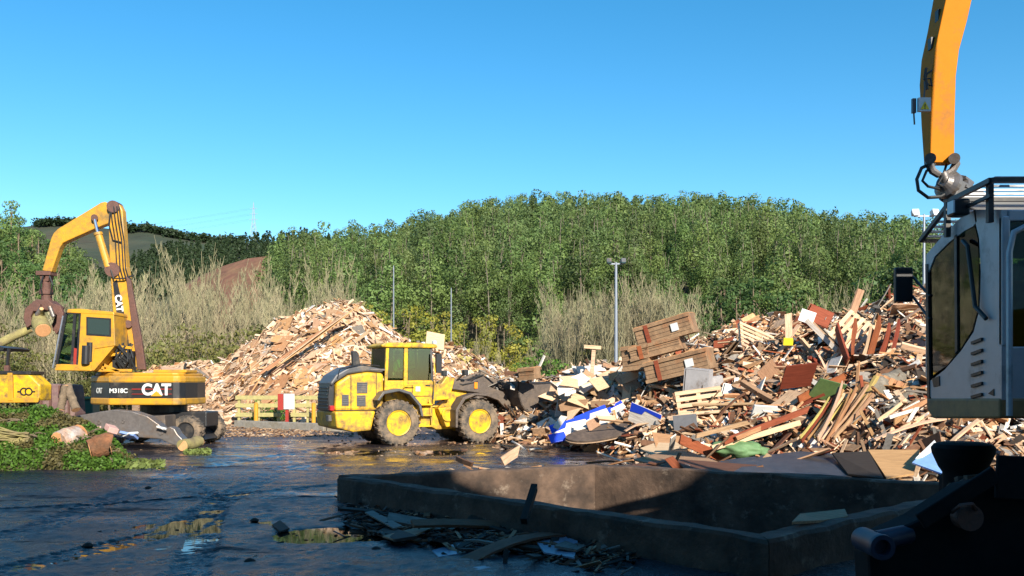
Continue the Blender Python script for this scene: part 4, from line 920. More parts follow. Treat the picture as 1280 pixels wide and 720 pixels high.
bl2, bo1 = slab('dozer_blade', [(190, 520), (206, 519), (207, 538), (192, 532)], 27.5, .9, M['mud'], 'muddy upright steel plate beside the excavator wheels', 'steel plate')
b3, b3o = slab('dozer_blade', [(224, 527), (231, 527), (240, 540), (250, 551), (214, 549)], 29.0, 2.2, M['black'], 'black curved dozer blade low at the right end of the excavator', 'dozer blade')

# ---------------- grey-cab crane machine at the right edge
C_ = thing('crane_machine', (5.0, 8.2, 0), 0, 'grey and orange crane machine with a tall glazed cab at the right edge', 'crane')
off = Vector((5.0, 8.2, 0))
XS = 4.48; YN, YF = 8.17, 9.55
def cp(px, py):  # pixel on the cab's left side plane x = XS
    Y = XS*F/(px-640); return (Y, EYE-(py-HOR)/F*Y)
def side(pts, x0, x1, nm, m, bevel=0, parent=None):
    b = MB(); P2 = [cp(*p) for p in pts]; b.prism(P2, x0, x1, lambda u, v, w: (w-off.x, u-off.y, v)); return b.build(nm, m, parent or C_, bevel=bevel)
# shell as rim (so the glass reads as glass): outline minus window, made of strips
wt = [(1163, 470), (1161, 400), (1161, 340), (1170, 320), (1187, 302), (1206, 288), (1217, 283), (1221, 300), (1222, 340), (1221, 385), (1214, 412), (1200, 435), (1181, 458)]
lower = [(1159, 470), (1163, 476), (1181, 462), (1201, 439), (1217, 415), (1224.5, 386), (1226, 340), (1224, 298), (1219, 277), (1217, 262), (1252, 262), (1252, 500), (1165, 500), (1160, 488)]
cabm = side(lower, XS, XS+.05, 'cab', M['silver'])
side([(1157, 470), (1159, 476), (1161, 470), (1160, 400), (1160, 342), (1168, 321), (1186, 303), (1206, 288), (1216, 283), (1221, 277), (1219, 262), (1200, 273), (1178, 295), (1158, 318), (1157, 340)], XS, XS+.05, 'window_post', M['silver'], 0, cabm)
side(wt, XS+.012, XS+.022, 'side_window', M['pane'], 0, cabm)
side([(1193, 295), (1196, 293), (1197, 438), (1194, 442)], XS-.004, XS+.03, 'window_divider', M['black'], 0, cabm)
side([(1157.5, 330), (1160.5, 330), (1163, 505), (1160, 505)], XS-.01, XS+1.35, 'windscreen_edge', M['black'], 0, cabm)
def cbox(x0, x1, y0, y1, z0, z1, nm, m, bevel=.01, parent=None): return MB().box(((x0+x1)/2-off.x, (y0+y1)/2-off.y, (z0+z1)/2), (x1-x0, y1-y0, z1-z0)).build(nm, m, parent or C_, bevel=bevel)
# roof, right side, floor, rear wall with window
b = MB(); P2 = [cp(*p) for p in ((1158, 318), (1178, 295), (1200, 273), (1219, 262), (1252, 262), (1252, 270), (1221, 270), (1202, 280), (1180, 302), (1160, 324))]
b.prism(P2, XS+.05, XS+1.4, lambda u, v, w: (w-off.x, u-off.y, v)); b.build('cab_roof', M['silver'], cabm, bevel=.02)
side([(1163, 470), (1215, 450), (1215, 286), (1250, 275), (1250, 500), (1163, 500)], XS+1.38, XS+1.42, 'right_side', M['darkgrey'], 0, cabm)
side([(1160, 498), (1252, 498), (1252, 523), (1168, 523), (1161, 512)], XS-.02, XS+1.45, 'cab_skirt', mat('dirty_ochre', (.34, .18, .07), .6, var=.2, dirt=DIRT, dirt_amt=.6), .02, cabm)
cbox(XS+.05, XS+1.38, 8.13, 8.17, 1.75, 2.35, 'rear_wall', M['silver'], .01, cabm)
for x0, x1 in ((XS, XS+.08), (XS+1.3, XS+1.4)): cbox(x0, x1, 8.10, 8.17, 2.35, 3.55, 'rear_post', M['silver'], .02, cabm)
cbox(XS+.08, XS+1.3, 8.14, 8.155, 2.35, 3.5, 'rear_window', M['pane'], 0, cabm)
cbox(XS+.06, XS+1.35, 8.10, 8.17, 3.5, 3.6, 'rear_header', M['silver'], .01, cabm)
# tube frame of the open door
b = MB(); dx = XS-.06
b.tube([(XS+.02-off.x, 8.02-off.y, 1.72), (XS+.02-off.x, 8.02-off.y, 3.2), (XS+.06-off.x, 8.02-off.y, 3.38), (XS+.22-off.x, 8.0-off.y, 3.46), (XS+.5-off.x, 8.0-off.y, 3.47)], .028, 8); b.build('door_frame', M['silver'], cabm, smooth=True)
b = MB(); b.tube([(XS-.03-off.x, 8.75-off.y, 3.42), (XS-.05-off.x, 8.62-off.y, 3.35), (XS-.05-off.x, 8.48-off.y, 2.75), (XS-.03-off.x, 8.32-off.y, 2.62)], .022, 8); b.build('grab_rail', M['black'], cabm)
# vents, latch, details
for k in range(6):
    y_ = 8.52; z_ = 2.42-k*.105
    o = MB().box((XS-.008-off.x, y_-off.y-.02*k*0, z_), (.03, .19, .028), Euler((R(-9), 0, 0)).to_matrix()).build('vent_slot', M['black'], cabm)
side([(1166, 473), (1175, 470), (1175, 482), (1168, 484)], XS-.01, XS, 'door_handle', M['black'], 0, cabm)
side([(1236, 492), (1243, 486), (1243, 495)], XS-.008, XS, 'step_mark', M['black'], 0, cabm)
b = MB(); b.box((5.0-off.x, 8.75-off.y, 2.2), (.5, .5, .14)).box((5.0-off.x, 8.5-off.y, 2.6), (.5, .12, .8)).box((5.0-off.x, 8.5-off.y, 3.1), (.28, .1, .2)); b.build('seat', M['black'], cabm, bevel=.04)
b = MB(); b.tube([(4.75-off.x, 9.2-off.y, 1.8), (4.75-off.x, 9.25-off.y, 2.5), (4.7-off.x, 9.1-off.y, 2.6)], .035, 6).box((4.8-off.x, 9.35-off.y, 2.9), (.3, .12, .35)).box((5.0-off.x, 9.3-off.y, 2.35), (.7, .12, .25)); b.build('controls', M['black'], cabm)
# mirror
b = MB(); m0 = P(1129, 356, 10.0)-off
b.box(m0, (.20, .07, .39)); b.bar(m0+Vector((.1, 0, .1)), Vector((XS-off.x, 9.5-off.y, 2.95)), .03).bar(m0+Vector((.1, 0, -.12)), Vector((XS-off.x, 9.5-off.y, 2.7)), .03); b.build('mirror', M['black'], C_, bevel=.02)
# roof guard: bars on a raised frame with a sloping visor
gd = MB(); g0 = Vector((4.35, 8.05, 3.86)); g1 = Vector((4.42, 8.9, 3.86)); g2 = Vector((4.48, 9.72, 3.58)); Wd = 1.5; ex = Vector((Wd, 0, 0))
for o_ in (Vector((0, 0, 0)), ex): gd.bar(g0+o_-off, g1+o_-off, .04, .045).bar(g1+o_-off, g2+o_-off, .04, .045).bar(g0+o_-off-Vector((0, 0, .14)), g1+o_-off-Vector((0, 0, .14)), .03, .03)
for o_ in (g0, g1, g2): gd.bar(o_-off, o_+ex-off, .04, .04)
gd.build('roof_guard', M['black'], C_)
rg = [o for o in C_.children if o.name.startswith('roof_guard')][0]
for k in range(6):
    t = k/5; p = g0.lerp(g1, t) if 0 else g0+(g1-g0)*t; MB().bar(p+Vector((.03, 0, .02))-off, p+Vector((Wd-.03, .0, .02))-off, .03, .02).build('guard_bar', M['silver'], rg)
for k in range(8):
    t = (k+.5)/8; p = g1.lerp(g2, t); MB().bar(p+Vector((.03, 0, .02))-off, p+ex+Vector((-.03, 0, .02))-off, .05, .02).build('guard_bar', M['silver'], rg)
for x, y in ((4.42, 8.2), (5.78, 8.2), (4.42, 9.0), (5.78, 9.0)): MB().bar(Vector((x, y, 3.5))-off, Vector((x, y, 3.86))-off, .05).build('guard_leg', M['black'], rg)
w_ = MB().box(Vector((4.34, 8.62, 3.72))-off, (.16, .16, .16)).build('work_light', M['black'], C_, bevel=.02); MB().box(Vector((4.26, 8.6, 3.72))-off, (.015, .12, .12)).build('lens', M['lamp'], w_)
cbox(4.72, 4.84, 8.0, 8.1, 3.88, 3.95, 'beacon_base', M['black'], .01); MB().lathe(Vector((4.78, 8.05, 3.95))-off, (0, 0, 1), [(0, .05), (.1, .05), (.14, .03)], 14).build('beacon', M['amber'], C_)
# upper body, boom foot, chassis
cbox(5.95, 8.4, 4.6, 9.0, 1.55, 2.9, 'engine_house', M['orange'], .06)
cbox(4.5, 8.4, 4.6, 7.6, 1.55, 1.75, 'deck', M['darkgrey'], .02)
cbox(4.9, 8.2, 4.4, 5.2, 1.76, 2.8, 'counterweight', M['darkgrey'], .08)
MB().cyl(Vector((6.2, 7.2, 1.0))-off, Vector((6.2, 7.2, 1.55))-off, .8, n=32).build('turntable', M['black'], C_)
cbox(4.6, 7.8, 4.6, 9.6, .55, 1.05, 'chassis', M['matte'], .05)
for x in (4.75, 7.6):
    for y in (5.3, 8.8):
        wh = tyre(C_, (x-off.x, y-off.y, .55), .55, .5, rim=M['black'], lugs=18); wh.rotation_euler = (0, 0, R(90))
b = MB(); fo = P(1204, 481, 9.3); fo.z = 0
b.lathe(fo+Vector((0, 0, .78))-off, (0, 0, 1), [(0, .2), (.3, .2), (.36, .24), (.5, .30), (.56, .31), (.6, .28), (.62, .2)], 28); b.build('hydraulic_swivel', M['matte'], C_, smooth=True)
# boom and stick, working ahead of the cab
BX = 6.1
def beam(pts, w, nm, m, bev=.02):
    b = MB(); 
    for p, r_ in zip(pts[:-1], pts[1:]): pass
    for i in range(len(pts)-1):
        (a, ha), (c, hc) = pts[i], pts[i+1]; a = Vector(a); c = Vector(c); d_ = (c-a).normalized(); 
        def frame(k):
            dd = (Vector(pts[min(k+1, len(pts)-1)][0])-Vector(pts[max(k-1, 0)][0])).normalized(); x = Vector((0, 1, 0)); x = (x-dd*x.dot(dd)).normalized(); y = dd.cross(x); return x, y
        if i == 0: o_ = len(b.v); x, y = frame(0); b.v += [a-off+x*ha/2*s1+y*w/2*s2 for s1, s2 in ((-1, -1), (1, -1), (1, 1), (-1, 1))]; b.f.append((3, 2, 1, 0))
        x, y = frame(i+1); o2 = len(b.v); b.v += [c-off+x*hc/2*s1+y*w/2*s2 for s1, s2 in ((-1, -1), (1, -1), (1, 1), (-1, 1))]
        for k in range(4): b.f.append((o_+k, o_+(k+1) % 4, o2+(k+1) % 4, o2+k))
        o_ = o2
    b.f.append(tuple(range(o_, o_+4))); return b.build(nm, m, C_, bevel=bev)
SY = 12.4
st = [(P(1178, 203, SY), .20), (P(1178.5, 150, SY), .30), (P(1180, 95, SY), .40), (P(1184, 62, SY), .44), (P(1193, 25, SY), .44), (P(1204, -25, SY-.02), .5), (P(1212, -70, SY-.05), .5)]
# the stick stands turned a little so that its left flank shows
b = MB(); 
ang = R(-28); ax_x = Vector((math.cos(ang*0), 0, 0))
def stick_mesh():
    fx = Vector((1, .04, 0)).normalized(); fy = Vector((.02, 1, 0)).normalized(); b = MB(); prev = None
    for i, (p, dpt) in enumerate(st):
        w = .345 if i < 4 else .37; c = p-off; o = len(b.v)
        b.v += [c-fx*w/2, c+fx*w/2, c+fx*w/2+fy*dpt, c-fx*w/2+fy*dpt]
        if i: b.f += [(o-4+k, o-4+(k+1) % 4, o+(k+1) % 4, o+k) for k in range(4)]
        else: b.f.append((3, 2, 1, 0))
    n_ = len(b.v); b.f.append((n_-4, n_-3, n_-2, n_-1)); return b
stk = stick_mesh().build('stick', M['orange'], C_, bevel=.012)
top = st[-1][0]
beam([(top+Vector((.1, .25, -.3)), .5), (top+Vector((.15, .1, 1.6)), .5), (Vector((6.95, 9.4, 11.0)), .6), (Vector((7.6, 7.2, 8.0)), .65), (Vector((7.9, 6.2, 2.7)), .6)], .42, 'boom', M['orange'])
b = MB(); b.cyl(Vector((7.7, 8.3, 2.6))-off, Vector((7.8, 8.0, 5.6))-off, .11).cyl(Vector((7.8, 8.0, 5.5))-off, Vector((7.8, 7.9, 6.6))-off, .06); b.build('boom_ram', M['darkgrey'], C_)
# control box + warning sign on the stick
bx = P(1155, 131, SY-.05); b = MB().box(bx-off, (.17, .05, .19)); sg = b.build('warning_plate', M['white'], stk)
MB().xz([(bx.x-off.x-.062, bx.z-.07), (bx.x-off.x+.062, bx.z-.07), (bx.x-off.x, bx.z+.04)], bx.y-off.y-.032, bx.y-off.y-.028).build('warning_triangle', mat('sign_yellow', (.9, .6, .0), .5), sg)
text_mesh('!', .085, .002, 'lettering', M['black'], sg, T(Vector((bx.x, bx.y-.036, bx.z-.035))-off)@RX, .002)
b = MB(); b.box(bx+Vector((-.12, .05, .0))-off, (.05, .05, .2)).tube([bx+Vector((0, 0, .09))-off, bx+Vector((.01, 0, .22))-off, bx+Vector((.02, .03, .33))-off], .012, 6).tube([bx+Vector((-.12, .05, -.1))-off, bx+Vector((-.11, .05, -.26))-off], .012, 6); b.build('switch_box', M['darkgrey'], stk)
b = MB(); pts = [P(1160+a, 98+c, SY)-off for a, c in ((5, -10), (-1, -6), (-3, 0), (0, 8), (5, 10), (3, 0), (-6, 1))]; b.tube(pts, .014, 6); b.tube([P(1158, 85, SY)-off, P(1156, 95, SY)-off, P(1159, 112, SY)-off], .02, 6); b.build('hose_loop', M['cleanrub'], stk)
b = MB()
for i, (a, c) in enumerate(((1173, 20), (1164, 55), (1163, 150))):
    b.box(P(a, c, SY+.15)-off, (.05, .1, .16))
b.build('pipe_clamp', M['black'], stk)
# swivel fork, chain and folded rotator
def cq(px, py, dy=0): return P(px, py, SY+dy)-off
b = MB()
for s_ in (-1, 1): b.tube([cq(1178+s_*15, 197), cq(1178+s_*17, 205), cq(1178+s_*12, 214), cq(1178+s_*4, 219)], [.055, .06, .055, .05], 8)
for s_ in (-1, 1): b.cyl(cq(1178+s_*15, 198, -.12), cq(1178+s_*15, 198, .3), .075)
b.cyl(cq(1178, 216), cq(1183, 228), .07); b.build('swivel_fork', M['steel'], C_, smooth=True)
b = MB(); a = cq(1178, 226); c = cq(1206, 246, .2); b.lathe(a, c-a, [(0, .10), (.06, .14), (.10, .2), (.16, .2), (.18, .16), (.24, .16), (.26, .22), (.36, .22), (.38, .15), (.5, .15)], 22)
for k in range(8): 
    t = k/8*6.283; x = (c-a).normalized(); u_ = x.orthogonal().normalized(); v_ = x.cross(u_); p = a+x*.3+(u_*math.cos(t)+v_*math.sin(t))*.2; b.cyl(p-x*.08, p+x*.1, .03, n=6)
b.build('rotator', M['steel'], C_)
b = MB(); b.tube([cq(1166, 203), cq(1152, 210), cq(1146, 224), cq(1148, 238), cq(1160, 247), cq(1176, 246), cq(1186, 240)], .025, 8).tube([cq(1169, 205), cq(1158, 214), cq(1153, 226), cq(1160, 233), cq(1174, 236)], .02, 8).tube([cq(1183, 206, .1), cq(1178, 222, -.05), cq(1172, 230, -.05), cq(1182, 236)], .018, 8)
b.build('rotator_hoses', M['cleanrub'], C_, smooth=True)
beam([(P(1190, 238, SY), .22), (P(1225, 258, SY+.1), .3), (P(1275, 268, SY+.1), .3)], .3, 'grapple_arm', M['darkgrey'])
# bottom right: dark stabiliser leg with blue-ended ram
sb = thing('stabiliser_leg', P(1200, 481, 6.2), 0, 'dark steel stabiliser housing in the shade at the bottom right corner', 'stabiliser'); sb.location.z = 0; so = sb.location.copy()
def sp(px, py, Y): return P(px, py, Y)-so
b = MB(); b.xz([(sp(a, c, 6.2).x, sp(a, c, 6.2).z) for a, c in ((1086, 692), (1100, 672), (1150, 650), (1215, 608), (1262, 600), (1330, 602), (1420, 620), (1420, 800), (1092, 800))], 0, .3); b.build('housing', M['matte'], sb, bevel=.03)
b = MB(); b.bar(sp(1150, 652, 6.1), sp(1245, 592, 6.1), .04, .12).bar(sp(1245, 596, 6.1), sp(1400, 604, 6.1), .04, .3); b  .build('top_plate', M['matte'], sb, bevel=.01)
b = MB(); p = sp(1100, 683, 6.05); b.lathe(p, (0, -1, 0), [(-.3, .085), (.0, .085), (.02, .09), (.05, .085), (.05, .055), (-.02, .05)], 24); b.cyl(p+Vector((.02, .1, .02)), sp(1135, 668, 6.25), .07); b.build('ram_end', M['darkblue'], sb, smooth=True)
b = MB(); b.lathe(sp(1208, 646, 6.12), (0, -1, 0), [(-.05, .09), (.06, .09), (.06, .06)], 20).tube([sp(1190, 640, 6.1), sp(1200, 632, 5.95), sp(1215, 630, 6.0), sp(1222, 640, 6.1)], .015, 6); b.build('hose_coupling', M['rust'], sb)
# ================================================================== WOOD PILES
scrapm = {}
def pile_mat():
    m = mat('wood_scrap', (.5, .5, .5), .8, attr='col', spec=.2, var=.35, scale=6); return m
PM = pile_mat()
class Pile:
    def __init__(s, crest, foot, Yc, seed, pw=.8, amp=.35): s.crest = crest; s.foot = foot; s.Yc = Yc; s.seed = seed; s.pw = pw; s.amp = amp
    def h(s, x, y):
        u = PX(x, y); yf = interp(u, s.foot); yc = s.Yc if not isinstance(s.Yc, list) else interp(u, s.Yc); zc = EYE-(interp(u, s.crest)-HOR)/F*yc
        t = (y-yf)/(yc-yf)
        if t <= 0: return -.2
        n = s.amp*(noise.noise(Vector((x*.55, y*.55, s.seed)))+.5*noise.noise(Vector((x*1.6, y*1.6, s.seed))))
        if t < 1: return max(0, zc)*t**s.pw+n*min(1, t*4)*(1-t**4*.6)
        return max(-.2, zc*(1-((t-1)*1.3)**1.5)+n*.4)
    def nrm(s, x, y):
        e = .35; return Vector((-(s.h(x+e, y)-s.h(x-e, y)), -(s.h(x, y+e)-s.h(x, y-e)), 2*e)).normalized()
CP = Pile([(560, 485), (610, 482), (655, 476), (690, 478), (712, 466), (740, 462), (780, 458), (800, 440), (830, 432), (860, 430), (885, 428), (905, 412), (930, 402), (960, 404), (1000, 402), (1030, 400), (1060, 395), (1090, 388), (1120, 372), (1160, 358), (1220, 346), (1300, 340), (1400, 345), (1550, 400)],
          [(560, 33), (610, 31.2), (660, 30), (700, 28.2), (760, 25.5), (800, 23.8), (850, 22.2), (950, 20.6), (1100, 18.6), (1250, 17.4), (1500, 17)], [(600, 35), (700, 34), (800, 33), (900, 33), (1160, 32), (1500, 31)], 3.3, .82, .42)
AP = Pile([(165, 476), (200, 460), (235, 457), (270, 459), (285, 452), (305, 436), (322, 424), (345, 402), (362, 398), (385, 388), (425, 377), (458, 388), (480, 408), (497, 420), (520, 434), (560, 446), (600, 470), (640, 490)],
          [(165, 46), (300, 44.5), (420, 44), (640, 47)], 54, 7.7, .95, .35)
BP = Pile([(480, 450), (510, 440), (545, 434), (572, 433), (600, 448), (625, 460), (650, 472), (680, 478), (720, 484)], [(480, 46), (720, 48)], 60, 12.1, .8, .3)
def core(pile, name, u0, u1, yb, col, ny=60, nx=90):
    b = MB(); vs = []; 
    for j in range(ny):
        for i in range(nx):
            u = u0+(u1-u0)*i/(nx-1); yf = interp(u, pile.foot)-.3; y = yf+(yb-yf)*j/(ny-1); x = (u-640)/F*y; vs.append((x, y, pile.h(x, y)-.16))
    b.add(vs, [(j*nx+i, j*nx+i+1, (j+1)*nx+i+1, (j+1)*nx+i) for j in range(ny-1) for i in range(nx-1)])
    return tag(b.build(name, col), kind='stuff')
corem = mat('splintered_wood', (.14, .085, .05), .9, c2=(.05, .033, .022), scale=2.2, var=.5, bump=1.0, bscale=7, coord='World')
corea = mat('chipboard_rubble', (.30, .19, .115), .9, c2=(.18, .11, .065), scale=1.2, var=.35, bump=.9, bscale=6, coord='World')
core(CP, 'broken_wood_mass', 560, 1540, 44, corem); core(AP, 'broken_chipboard_mass', 165, 640, 66, corea); core(BP, 'broken_wood_mass', 480, 720, 72, corem)

BOXV = np.array([[x, y, z] for x in (-1, 1) for y in (-1, 1) for z in (-1, 1)], dtype=np.float32)*.5
BOXF = [(0, 1, 3, 2), (4, 6, 7, 5), (0, 4, 5, 1), (2, 3, 7, 6), (0, 2, 6, 4), (1, 5, 7, 3)]
def orient(n, tilt, down=0.0, ang=None):
    """rotation whose x lies along a random direction on the surface, z near its normal"""
    n = (n+Vector((random.gauss(0, tilt), random.gauss(0, tilt), random.gauss(0, tilt*.5)))).normalized()
    a = random.uniform(0, 6.283) if ang is None else ang
    x = Vector((math.cos(a), math.sin(a), 0)); 
    if random.random() < down: x = Vector((n.x, n.y, -.5))+Vector((random.gauss(0, .25), random.gauss(0, .25), 0))
    x = (x-n*x.dot(n)).normalized(); y = n.cross(x); return Matrix((x, y, n)).transposed()
def scrap_mass(pile, name, count, u0, u1, yb, pal, seed, lens=(.25, 1.5), wid=(.03, .2), sheetp=.12, tilt=.42, down=.1, lift=.12):
    random.seed(seed); quads = []; cols = []; names = list(pal); wts = [pal[k] for k in names]
    for k in range(count):
        u = random.uniform(u0, u1); yf = interp(u, pile.foot); t = random.random()**.85; y = yf-.2+(yb-yf)*t; x = (u-640)/F*y; z = pile.h(x, y)
        if z < -.1: continue
        Lx = random.uniform(*lens)*random.uniform(.5, 1.2); wy = random.uniform(*wid); tz = random.uniform(.012, .05)
        if random.random() < sheetp: Lx = random.uniform(.3, .9); wy = random.uniform(.25, .7); tz = .018
        mt = np.array(orient(pile.nrm(x, y), tilt, down)); V = (BOXV*np.array([Lx, wy, tz]))@mt.T+np.array([x, y, z+random.uniform(-.1, lift)])
        for f in BOXF: quads.append(V[list(f)])
        c = np.array(WOODC[random.choices(names, wts)[0]])*random.uniform(.5, 1.3); cols += [c]*6
    return tag(link(name, quad_cloud(name, np.array(quads), PM, np.array(cols))), kind='stuff')
scrap_mass(CP, 'wood_scraps', 21000, 610, 1400, 35.5, {'pale': 24, 'honey': 15, 'brown': 15, 'red-brown': 9, 'grey': 9, 'white': 8, 'tan': 20, 'dark': 8}, 1, (.18, 1.15), (.025, .15), .1, .5)
scrap_mass(AP, 'wood_scraps', 11000, 180, 610, 56.5, {'pale': 50, 'honey': 28, 'brown': 8, 'grey': 3, 'white': 5, 'tan': 22}, 2, (.3, 1.7), (.04, .22), .3, .3, .35)
scrap_mass(BP, 'wood_scraps', 2600, 490, 700, 61, {'pale': 16, 'honey': 16, 'brown': 16, 'grey': 12, 'white': 6, 'tan': 20, 'yellow': 5}, 3)

# ---- individual boards, sheets, beams
def zone(pile, u, y):
    yf = interp(u, pile.foot); yc = pile.Yc if not isinstance(pile.Yc, list) else interp(u, pile.Yc); t = (y-yf)/(yc-yf); hgt = 'low on' if t < .3 else 'halfway up' if t < .7 else 'high on'
    if pile is AP: w = 'the left wood pile'+(', its low left end' if u < 300 else ' behind the rail fence' if u < 405 else ' behind the wheel loader')
    elif pile is BP: w = 'the far pile beyond the loader cab'
    else: w = 'the right wood pile, '+('by the loader bucket' if u < 720 else 'left of the stacked crates' if u < 795 else 'around the stacked crates' if u < 900 else 'right of the crates' if u < 1010 else 'left of the grey cab')
    return hgt, w
cube_cache = {}
def wobbly(Lx, wy, tz, broken):
    """a board along x with slight warp and splintered ends"""
    b = MB(); n = 5 if Lx > .8 else 2; warp = random.uniform(-.03, .03)*Lx; tw = random.uniform(-.08, .08); vs = []
    cut0 = random.uniform(-.2, .2)*wy if broken else 0; cut1 = random.uniform(-.5, .5)*wy if broken else 0
    for i in range(n+1):
        t = i/n; x = (t-.5)*Lx; zz = warp*4*t*(1-t); a = tw*(t-.5)
        for sy in (-.5, .5):
            for sz in (-.5, .5):
                y, z = sy*wy, sz*tz; xx = x+((cut0*sy*2) if i == 0 else (cut1*sy*2) if i == n else 0); vs.append((xx, y*math.cos(a)-z*math.sin(a), zz+y*math.sin(a)+z*math.cos(a)))
    fs = [(0, 1, 3, 2), (n*4, n*4+2, n*4+3, n*4+1)]
    for i in range(n):
        o = i*4; p = o+4; fs += [(o, p, p+1, o+1), (o+2, o+3, p+3, p+2), (o, o+2, p+2, p), (o+1, o+1+4, p+3, o+3)]
    b.add(vs, fs); return b
VARS = {}
def board_mesh(kind, colour):
    key = (kind, colour, random.randrange(5))
    if key not in VARS:
        if kind == 'plank': b = wobbly(random.uniform(1.9, 3.3), random.uniform(.07, .17), random.uniform(.022, .04), True)
        elif kind == 'sheet': b = wobbly(random.uniform(1.0, 1.9), random.uniform(.6, 1.15), .022, True)
        elif kind == 'beam': b = wobbly(random.uniform(1.8, 3.2), random.uniform(.12, .18), random.uniform(.09, .14), False)
        else: b = wobbly(random.uniform(.6, 1.2), random.uniform(.04, .08), .03, True)
        VARS[key] = b.mesh(kind, WM[colour])
    return VARS[key]
NAMES = {'plank': ('wood_plank', 'plank'), 'sheet': ('wooden_board', 'board'), 'beam': ('timber_beam', 'timber beam'), 'slat': ('wood_batten', 'batten')}
def put(kind, colour, loc, rot, label, grp, sc=(1, 1, 1)):
    o = link(NAMES[kind][0], board_mesh(kind, colour)); o.matrix_world = Matrix.Translation(loc)@rot.to_4x4(); o.scale = sc
    return tag(o, label, NAMES[kind][1], grp)
def scatter(pile, kind, count, u0, u1, t0, t1, pal, seed, tilt=.3, down=.2, lift=(.05, .25), ang=None, grp=None):
    random.seed(seed); names = list(pal); wts = [pal[k] for k in names]
    for k in range(count):
        u = random.uniform(u0, u1); yf = interp(u, pile.foot); yc = pile.Yc if not isinstance(pile.Yc, list) else interp(u, pile.Yc); y = yf+(yc-yf)*random.uniform(t0, t1); x = (u-640)/F*y; z = pile.h(x, y)+random.uniform(*lift)
        c = random.choices(names, wts)[0]; s = random.uniform(.5, 1.0)*(.85 if pile is CP else 1); hgt, w = zone(pile, u, y); size = {'plank': 'long' if s > .75 else 'short', 'sheet': 'large' if s > .75 else 'smaller', 'beam': 'thick', 'slat': 'thin'}[kind]
        lb = f"{size} {c} {NAMES[kind][1]} {hgt} {w}"
        put(kind, c, (x, y, z), orient(pile.nrm(x, y), tilt, down, None if ang is None else random.gauss(ang, .35)), lb, f"{NAMES[kind][1]}s scattered over the wood piles", (s, s*random.uniform(.8, 1.2), 1))
PALC = {'pale': 28, 'honey': 22, 'brown': 12, 'red-brown': 10, 'grey': 9, 'white': 10, 'tan': 16, 'dark': 3}
PALA = {'pale': 46, 'honey': 24, 'tan': 22, 'brown': 5, 'white': 4, 'grey': 3}
scatter(CP, 'plank', 110, 640, 1000, .05, .95, PALC, 21); scatter(CP, 'plank', 80, 1000, 1270, .05, .95, {**PALC, 'red-brown': 15, 'grey': 16, 'brown': 18}, 22, down=.35)
scatter(CP, 'sheet', 50, 660, 1000, .1, .95, {**PALC, 'white': 22}, 23); scatter(CP, 'sheet', 34, 1000, 1270, .15, 1, PALC, 24)
scatter(CP, 'beam', 34, 760, 1270, .05, .9, {**PALC, 'red-brown': 18}, 25, tilt=.35); scatter(CP, 'slat', 120, 640, 1270, .0, 1, {**PALC, 'pale': 45}, 26, tilt=.6)
scatter(AP, 'plank', 70, 190, 560, .0, 1, PALA, 31, down=.3); scatter(AP, 'sheet', 120, 300, 560, .1, 1.0, PALA, 32, tilt=.22, down=.5); scatter(AP, 'slat', 90, 190, 330, .0, .8, PALA, 33, tilt=.2, down=.9)
scatter(AP, 'slat', 40, 330, 560, .5, 1, PALA, 36, tilt=.5); scatter(AP, 'beam', 14, 300, 540, .3, 1, PALA, 34)
scatter(BP, 'plank', 36, 500, 690, .3, 1, {**PALC, 'yellow': 20}, 35)
# smooth pale board lying over the low left end
random.seed(2)
for u, y_, s in ((225, 52.5, 1.6), (250, 52, 1.5), (270, 52.4, 1.3), (205, 53, 1.4), (240, 50, 1.4), (262, 49.5, 1.3)):
    x = (u-640)/F*y_; put('sheet', 'pale', (x, y_, AP.h(x, y_)+.15), orient(AP.nrm(x, y_), .04), 'very large pale sheet draped over the low left end of the left pile', 'large pale sheets at the low left end', (s*1.5, s*1.5, 1))
# long parallel planks sloping down the face of the tall pile
for k in range(9):
    a = P(330+k*4, 462-k*2.0, 47.5); c = P(410+k*3, 408-k*2, 49.5); d_ = c-a; o = put('plank', random.choice(['pale', 'honey', 'tan']), (a+c)/2, d_.to_track_quat('X', 'Z').to_matrix(), 'long pale plank in the bundle slanting across the face of the left pile', 'slanting bundle of long planks', (1.9, 1.1, 1.2))

# ---- hero items of the right pile
def obj_at(px, py, Y, rot, nm, label, cat, grp=None):
    t = thing(nm, P(px, py, Y), 0, label, cat, grp); t.rotation_euler = Euler(tuple(R(a) for a in rot)); return t
def crate(px, py, Y, rot, dims, label, cat='crate', nstr=(-.28,), mark=True):
    t = obj_at(px, py, Y, rot, 'wooden_crate', label, cat); w, d_, h_ = dims; cm = WM['honey'] if random.random() < .5 else WM['tan']
    cm = crm
    MB().box((0, 0, 0), (w, d_, h_)).build('body', cm, t, bevel=.02)
    for s_ in (-1, 1):
        for z in (-1, 1):
            MB().box((0, s_*(d_/2+.02), z*(h_/2-.05)), (w+.04, .04, .1)).build('batten', crm, t)
    for z in np.linspace(-.5, .5, 6)[1:-1]: MB().box((0, -(d_/2+.002), z*h_), (w*.98, .004, .012)).build('board_gap', WM['dark'], t)
    for k in range(5): MB().box((-w*.4+k*w*.2, 0, h_/2+.012), (w*.19, d_, .022)).build('lid_board', WM['tan' if k % 2 else 'honey'], t)
    for x in nstr: MB().box((x*w, -(d_/2+.045), 0), (.13, .012, h_*.98)).build('strap', WM['red-brown'], t)
    MB().box((-w/2-.005+.0, -.0, 0), (.02, d_*.9, h_*.9)).build('end_panel', WM['tan'], t)
    if mark: MB().box((w*.22, -(d_/2+.048), .0), (w*.13, .006, h_*.38)).build('label_patch', M['white'], t)
    return t
crm = mat('crate_board', (.32, .195, .105), .75, c2=(.20, .115, .06), scale=2, var=.3, bump=.3, dirt=(.32, .13, .05), dirt_amt=.3)
random.seed(5)
